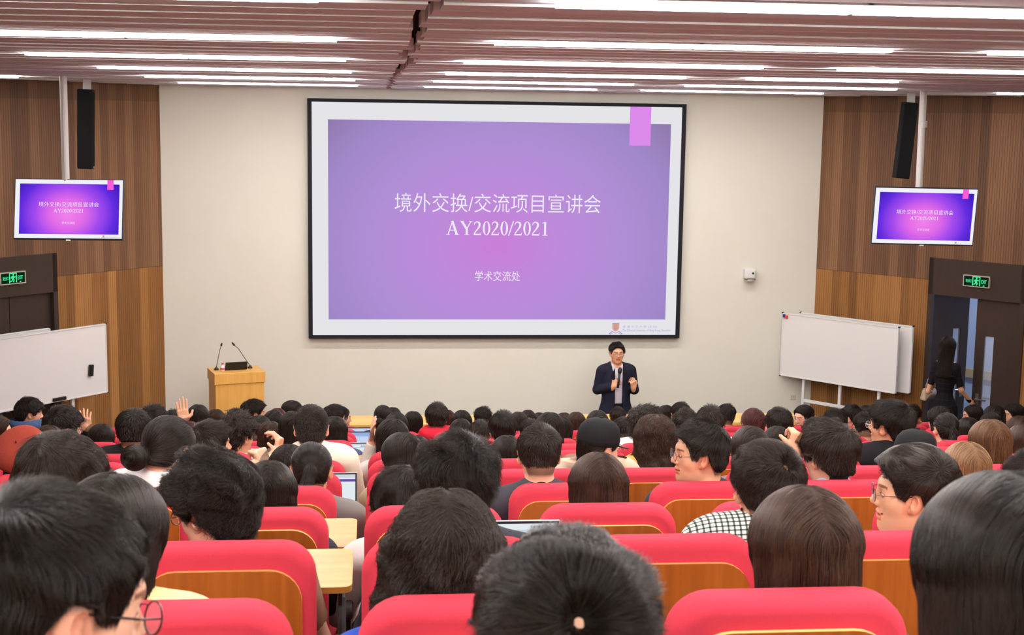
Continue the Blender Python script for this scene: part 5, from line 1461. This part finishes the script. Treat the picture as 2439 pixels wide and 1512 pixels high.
def f_jacket(xs, ys, zs):
    F = Field().add(FS['T']).add(FS['arm']).add(sl).cone((0, -.035, 1.40), (0, -.03, 1.43), .072, .07, .03).grid(xs, ys, zs, .015); X, Y, Z = xs[:, None, None], ys[None, :, None], zs[None, None, :]
    F = np.maximum(np.maximum(F, .80 - Z + .0 * X), Z - 1.46)
    w = np.interp(zs, [.78, .92, 1.0, 1.2, 1.36, 1.46], [.10, .055, .048, .05, .058, .075])[None, None, :]
    F = np.maximum(F, np.minimum(w - np.abs(X - .005), Y - .0))
    for s in (-1, 1):
        e, wv = (np.asarray(q, float) for q in FS['A'][s]); d = nrm(wv - e); c = wv - d * .012
        pl = (X - c[0]) * d[0] + (Y - c[1]) * d[1] + (Z - c[2]) * d[2]
        F = np.where(Field.dist(None, ('c', wv, wv + d * .12, .09, .1), X, Y, Z, 0.0) < 0, np.maximum(F, pl), F)
    F = np.maximum(F, -Field.dist(None, ('c', np.array([0, .02, 1.42]), np.array([0, .1, 1.6]), .062, .07), X, Y, Z, 0.0))
    return F
jk = child('suit_jacket', grid_mesh('suit_jacket', f_jacket, (-.42, -.26, .76), (.42, .36, 1.5), .009), o, cloth((34, 36, 50)))
bm = BM()
for s in (-1, 1):
    poly(bm, [(s * .060, 1.42), (s * .052, 1.17), (s * .085, 1.28), (s * .115, 1.315), (s * .098, 1.335)], .006, Matrix.Translation((0, .150, 0)) @ Matrix.Rotation(math.radians(-6), 4, 'Z'))
obj('lapel', bm, cloth((28, 30, 42)), jk)
def f_trs(xs, ys, zs):
    F = Field().ell((0, 0, .93), (.158, .108, .13), .04).add(FS['legs']).grid(xs, ys, zs, .014); Z = zs[None, None, :]
    return np.maximum(np.maximum(F, .06 - Z), Z - 1.0)
child('trousers', grid_mesh('trousers', f_trs, (-.28, -.2, .03), (.28, .2, 1.05), .012), o, cloth((24, 24, 30)))
def f_shoe(xs, ys, zs): return np.maximum(Field().add(FS['feet']).grid(xs, ys, zs, .01), zs[None, None, :] - .085)
child('shoes', grid_mesh('shoes', f_shoe, (-.22, -.12, -.0), (.22, .24, .1), .01), o, mat('black_leather', (22, 20, 20), .35, .5))
m = thing('handheld_microphone', 'black handheld microphone in the speaker\'s right hand', 'microphone'); m.matrix_world = Matrix.Translation((P[0], Ysp, 0)) @ Matrix.Rotation(RZ, 4, 'Z') @ Matrix.Scale(ss_, 4)
a, b = Vector((.052, .262, 1.19)), Vector((.012, .205, 1.43))
bm = BM(); tube(bm, [a, a.lerp(b, .72)], [.012, .016], 14); obj('handle', bm, M_BLACK, m, True)
bm = BM(); tube(bm, [a.lerp(b, .72), a.lerp(b, .78), a.lerp(b, .9), b], [.019, .026, .027, .014], 14); obj('grille', bm, mat('microphone_grille', (44, 44, 46), .5, .5, metal=.5), m, True)

# the person leaving through the right doorway
A = {1: ((.205, .03, 1.13), (.30, .17, .99)), -1: ((-.205, -.05, 1.09), (-.24, .14, 1.17))}
H = {1: dict(d=(.45, .5, -.7), up=(.6, -.2, .4), s=-1, curl=.35), -1: dict(d=(.0, .7, -.5), up=(-.9, .1, .3), s=1, curl=1.3)}
FW = standing(A, H, yaw=math.radians(-6), pitch=math.radians(6), slim=.76, fat=.86, fine=.006)
s0, z0 = on_wall(2258, 800, 1, .30); MW = wall_mat(1, s0, 0, .30); c = MW.translation; sw = z0 / 1.715
RZW = math.radians(-38)
o, Mh = figure(FW, (c.x, c.y, 0), RZW, sw, 'person in black dress seen from behind, leaving through the right doorway', 'b', 'long', 'black', 1.0, 5)
def f_dress(xs, ys, zs):
    F = Field().add(FW['T']).add(FW['arm']).add(FW['legs']).cone((0, 0, .95), (0, .0, .5), .115, .165, .06).grid(xs, ys, zs, .008); X, Y, Z = xs[:, None, None], ys[None, :, None], zs[None, None, :]
    F = np.maximum(np.maximum(F, .52 - Z), Z - 1.43)
    for s in (-1, 1):
        sh = np.array([s * .14, 0, 1.355]); e, wv = (np.asarray(q, float) for q in FW['A'][s]); d = nrm(e - sh); cc = sh + d * .2
        pl = (X - cc[0]) * d[0] + (Y - cc[1]) * d[1] + (Z - cc[2]) * d[2]
        near = np.minimum(Field.dist(None, ('c', e, wv, .062, .08), X, Y, Z, 0.0), Field.dist(None, ('c', cc, e, .062, .062), X, Y, Z, 0.0))
        F = np.where((near < 0) & (np.abs(X) > .14) & (Z > 1.02), np.maximum(F, pl), F)
    return np.maximum(F, -Field.dist(None, ('c', np.array([0, .0, 1.43]), np.array([0, .06, 1.6]), .064, .07), X, Y, Z, 0.0))
M_CHECK = mat('dark_check_cloth', (30, 30, 38), .9, .15); _t = NT(M_CHECK); _b = M_CHECK.node_tree.nodes['Principled BSDF']
_tc = _t.n('ShaderNodeTexCoord'); _s = _t.n('ShaderNodeSeparateXYZ'); _t.l(_tc.outputs['Object'], _s.inputs[0])
_k = _t.math('MAXIMUM', _t.math('LESS_THAN', _t.math('FRACT', _t.math('DIVIDE', _s.outputs[0], .06)), .1), _t.math('LESS_THAN', _t.math('FRACT', _t.math('DIVIDE', _s.outputs[2], .06)), .1))
_t.l(ramp(_t, _k, ((0.0, (26, 25, 29)), (1.0, (36, 34, 40)))), _b.inputs['Base Color'])
o.scale = (sw * .82, sw * .9, sw)
child('dress', grid_mesh('dress', f_dress, (-.36, -.28, .48), (.36, .3, 1.5), .011), o, M_CHECK)
def f_tights(xs, ys, zs): return np.maximum(Field().add(FW['legs']).add(FW['feet']).grid(xs, ys, zs, .006), zs[None, None, :] - .8)
child('tights', grid_mesh('tights', f_tights, (-.24, -.16, -.01), (.24, .24, .86), .012), o, cloth((24, 24, 28)))
b = thing('handbag', 'small taupe handbag hanging from the hand of the person in black dress', 'handbag')
b.matrix_world = Matrix.Translation((c.x, c.y, 0)) @ Matrix.Rotation(RZW, 4, 'Z') @ Matrix.Scale(sw, 4) @ Matrix.Translation((-.215, .17, .95)) @ Matrix.Rotation(math.radians(60), 4, 'Z') @ Matrix.Scale(.8, 4)
M_BAG = mat('taupe_leather', (186, 164, 142), .55, .4, bump=(120, .2, .002))
bm = BM(); poly(bm, rrect(.25, .17, .04, 5, .03), .1)
for v in bm.verts: v.co.x *= 1 - .25 * v.co.z / .17; v.co.y = (v.co.y - .05) * (1 - .35 * v.co.z / .17)
bmesh.ops.bevel(bm, geom=[e for e in bm.edges if abs(e.verts[0].co.y - e.verts[1].co.y) < 1e-6], offset=.012, segments=3, affect='EDGES'); obj('bag_body', bm, M_BAG, b, True)
bm = BM(); tube(bm, [(-.07, 0, .15), (-.065, 0, .22), (-.03, 0, .30), (0, 0, .325), (.03, 0, .30), (.065, 0, .22), (.07, 0, .15)], .006, 8); obj('strap', bm, M_BAG, b, True)
bm = BM(); box(bm, -.015, .015, -.045, -.032, .11, .135, .003, 1); obj('clasp', bm, M_STEEL, b)
# ------------------------------------------------------------------ chairs: one behind each listener, and the empty ones in view
occ = {}
for pid, (px, k, X, lab) in persons.items():
    n0 = round((X - chair_x(0)) / CP)
    for n in sorted(range(n0 - 1, n0 + 2), key=lambda n: abs(chair_x(n) - X)):
        if (k, n) not in occ: occ[(k, n)] = lab; break
rowname = ['nearest', 'second', 'third', 'fourth', 'fifth', 'sixth', 'seventh', 'eighth', 'ninth', 'tenth', 'eleventh', 'twelfth', 'thirteenth', 'fourteenth']
tabs = {(-1, k) for k in (2, 3, 6, 8)}
for k in range(0, 14):
    for n in range(-11, 16):
        x = chair_x(n); z = row_top(k)
        a = px_of((x - CW / 2, row_y(k), z)); b = px_of((x + CW / 2, row_y(k), z))
        seat_in = b[0] > -20 and a[0] < 2460
        wl = XL - (YF - row_y(k)) * math.tan(ANG) + (1.15 if k > 10 else .9); wr = XR + (YF - row_y(k)) * math.tan(ANG) - .9
        if not ((seat_in and k > 0) or (k, n) in occ) or x < wl or x > wr: continue
        lab = occ.get((k, n))
        if lab:
            w = lab.split(); lab = 'red chair of the ' + ' '.join(w[:12])
            if lab.endswith(','): lab = lab[:-1]
        else:
            lab = 'empty red chair, %s row from the camera, %s the centre gap' % (rowname[k], ('%d right of' % (n + 1) if n >= 0 else '%d left of' % (-n)))
        place_chair(n, k, lab, (n, k) in tabs)
for o in (_ctab[0], _ctab[1]): bpy.data.objects.remove(o)
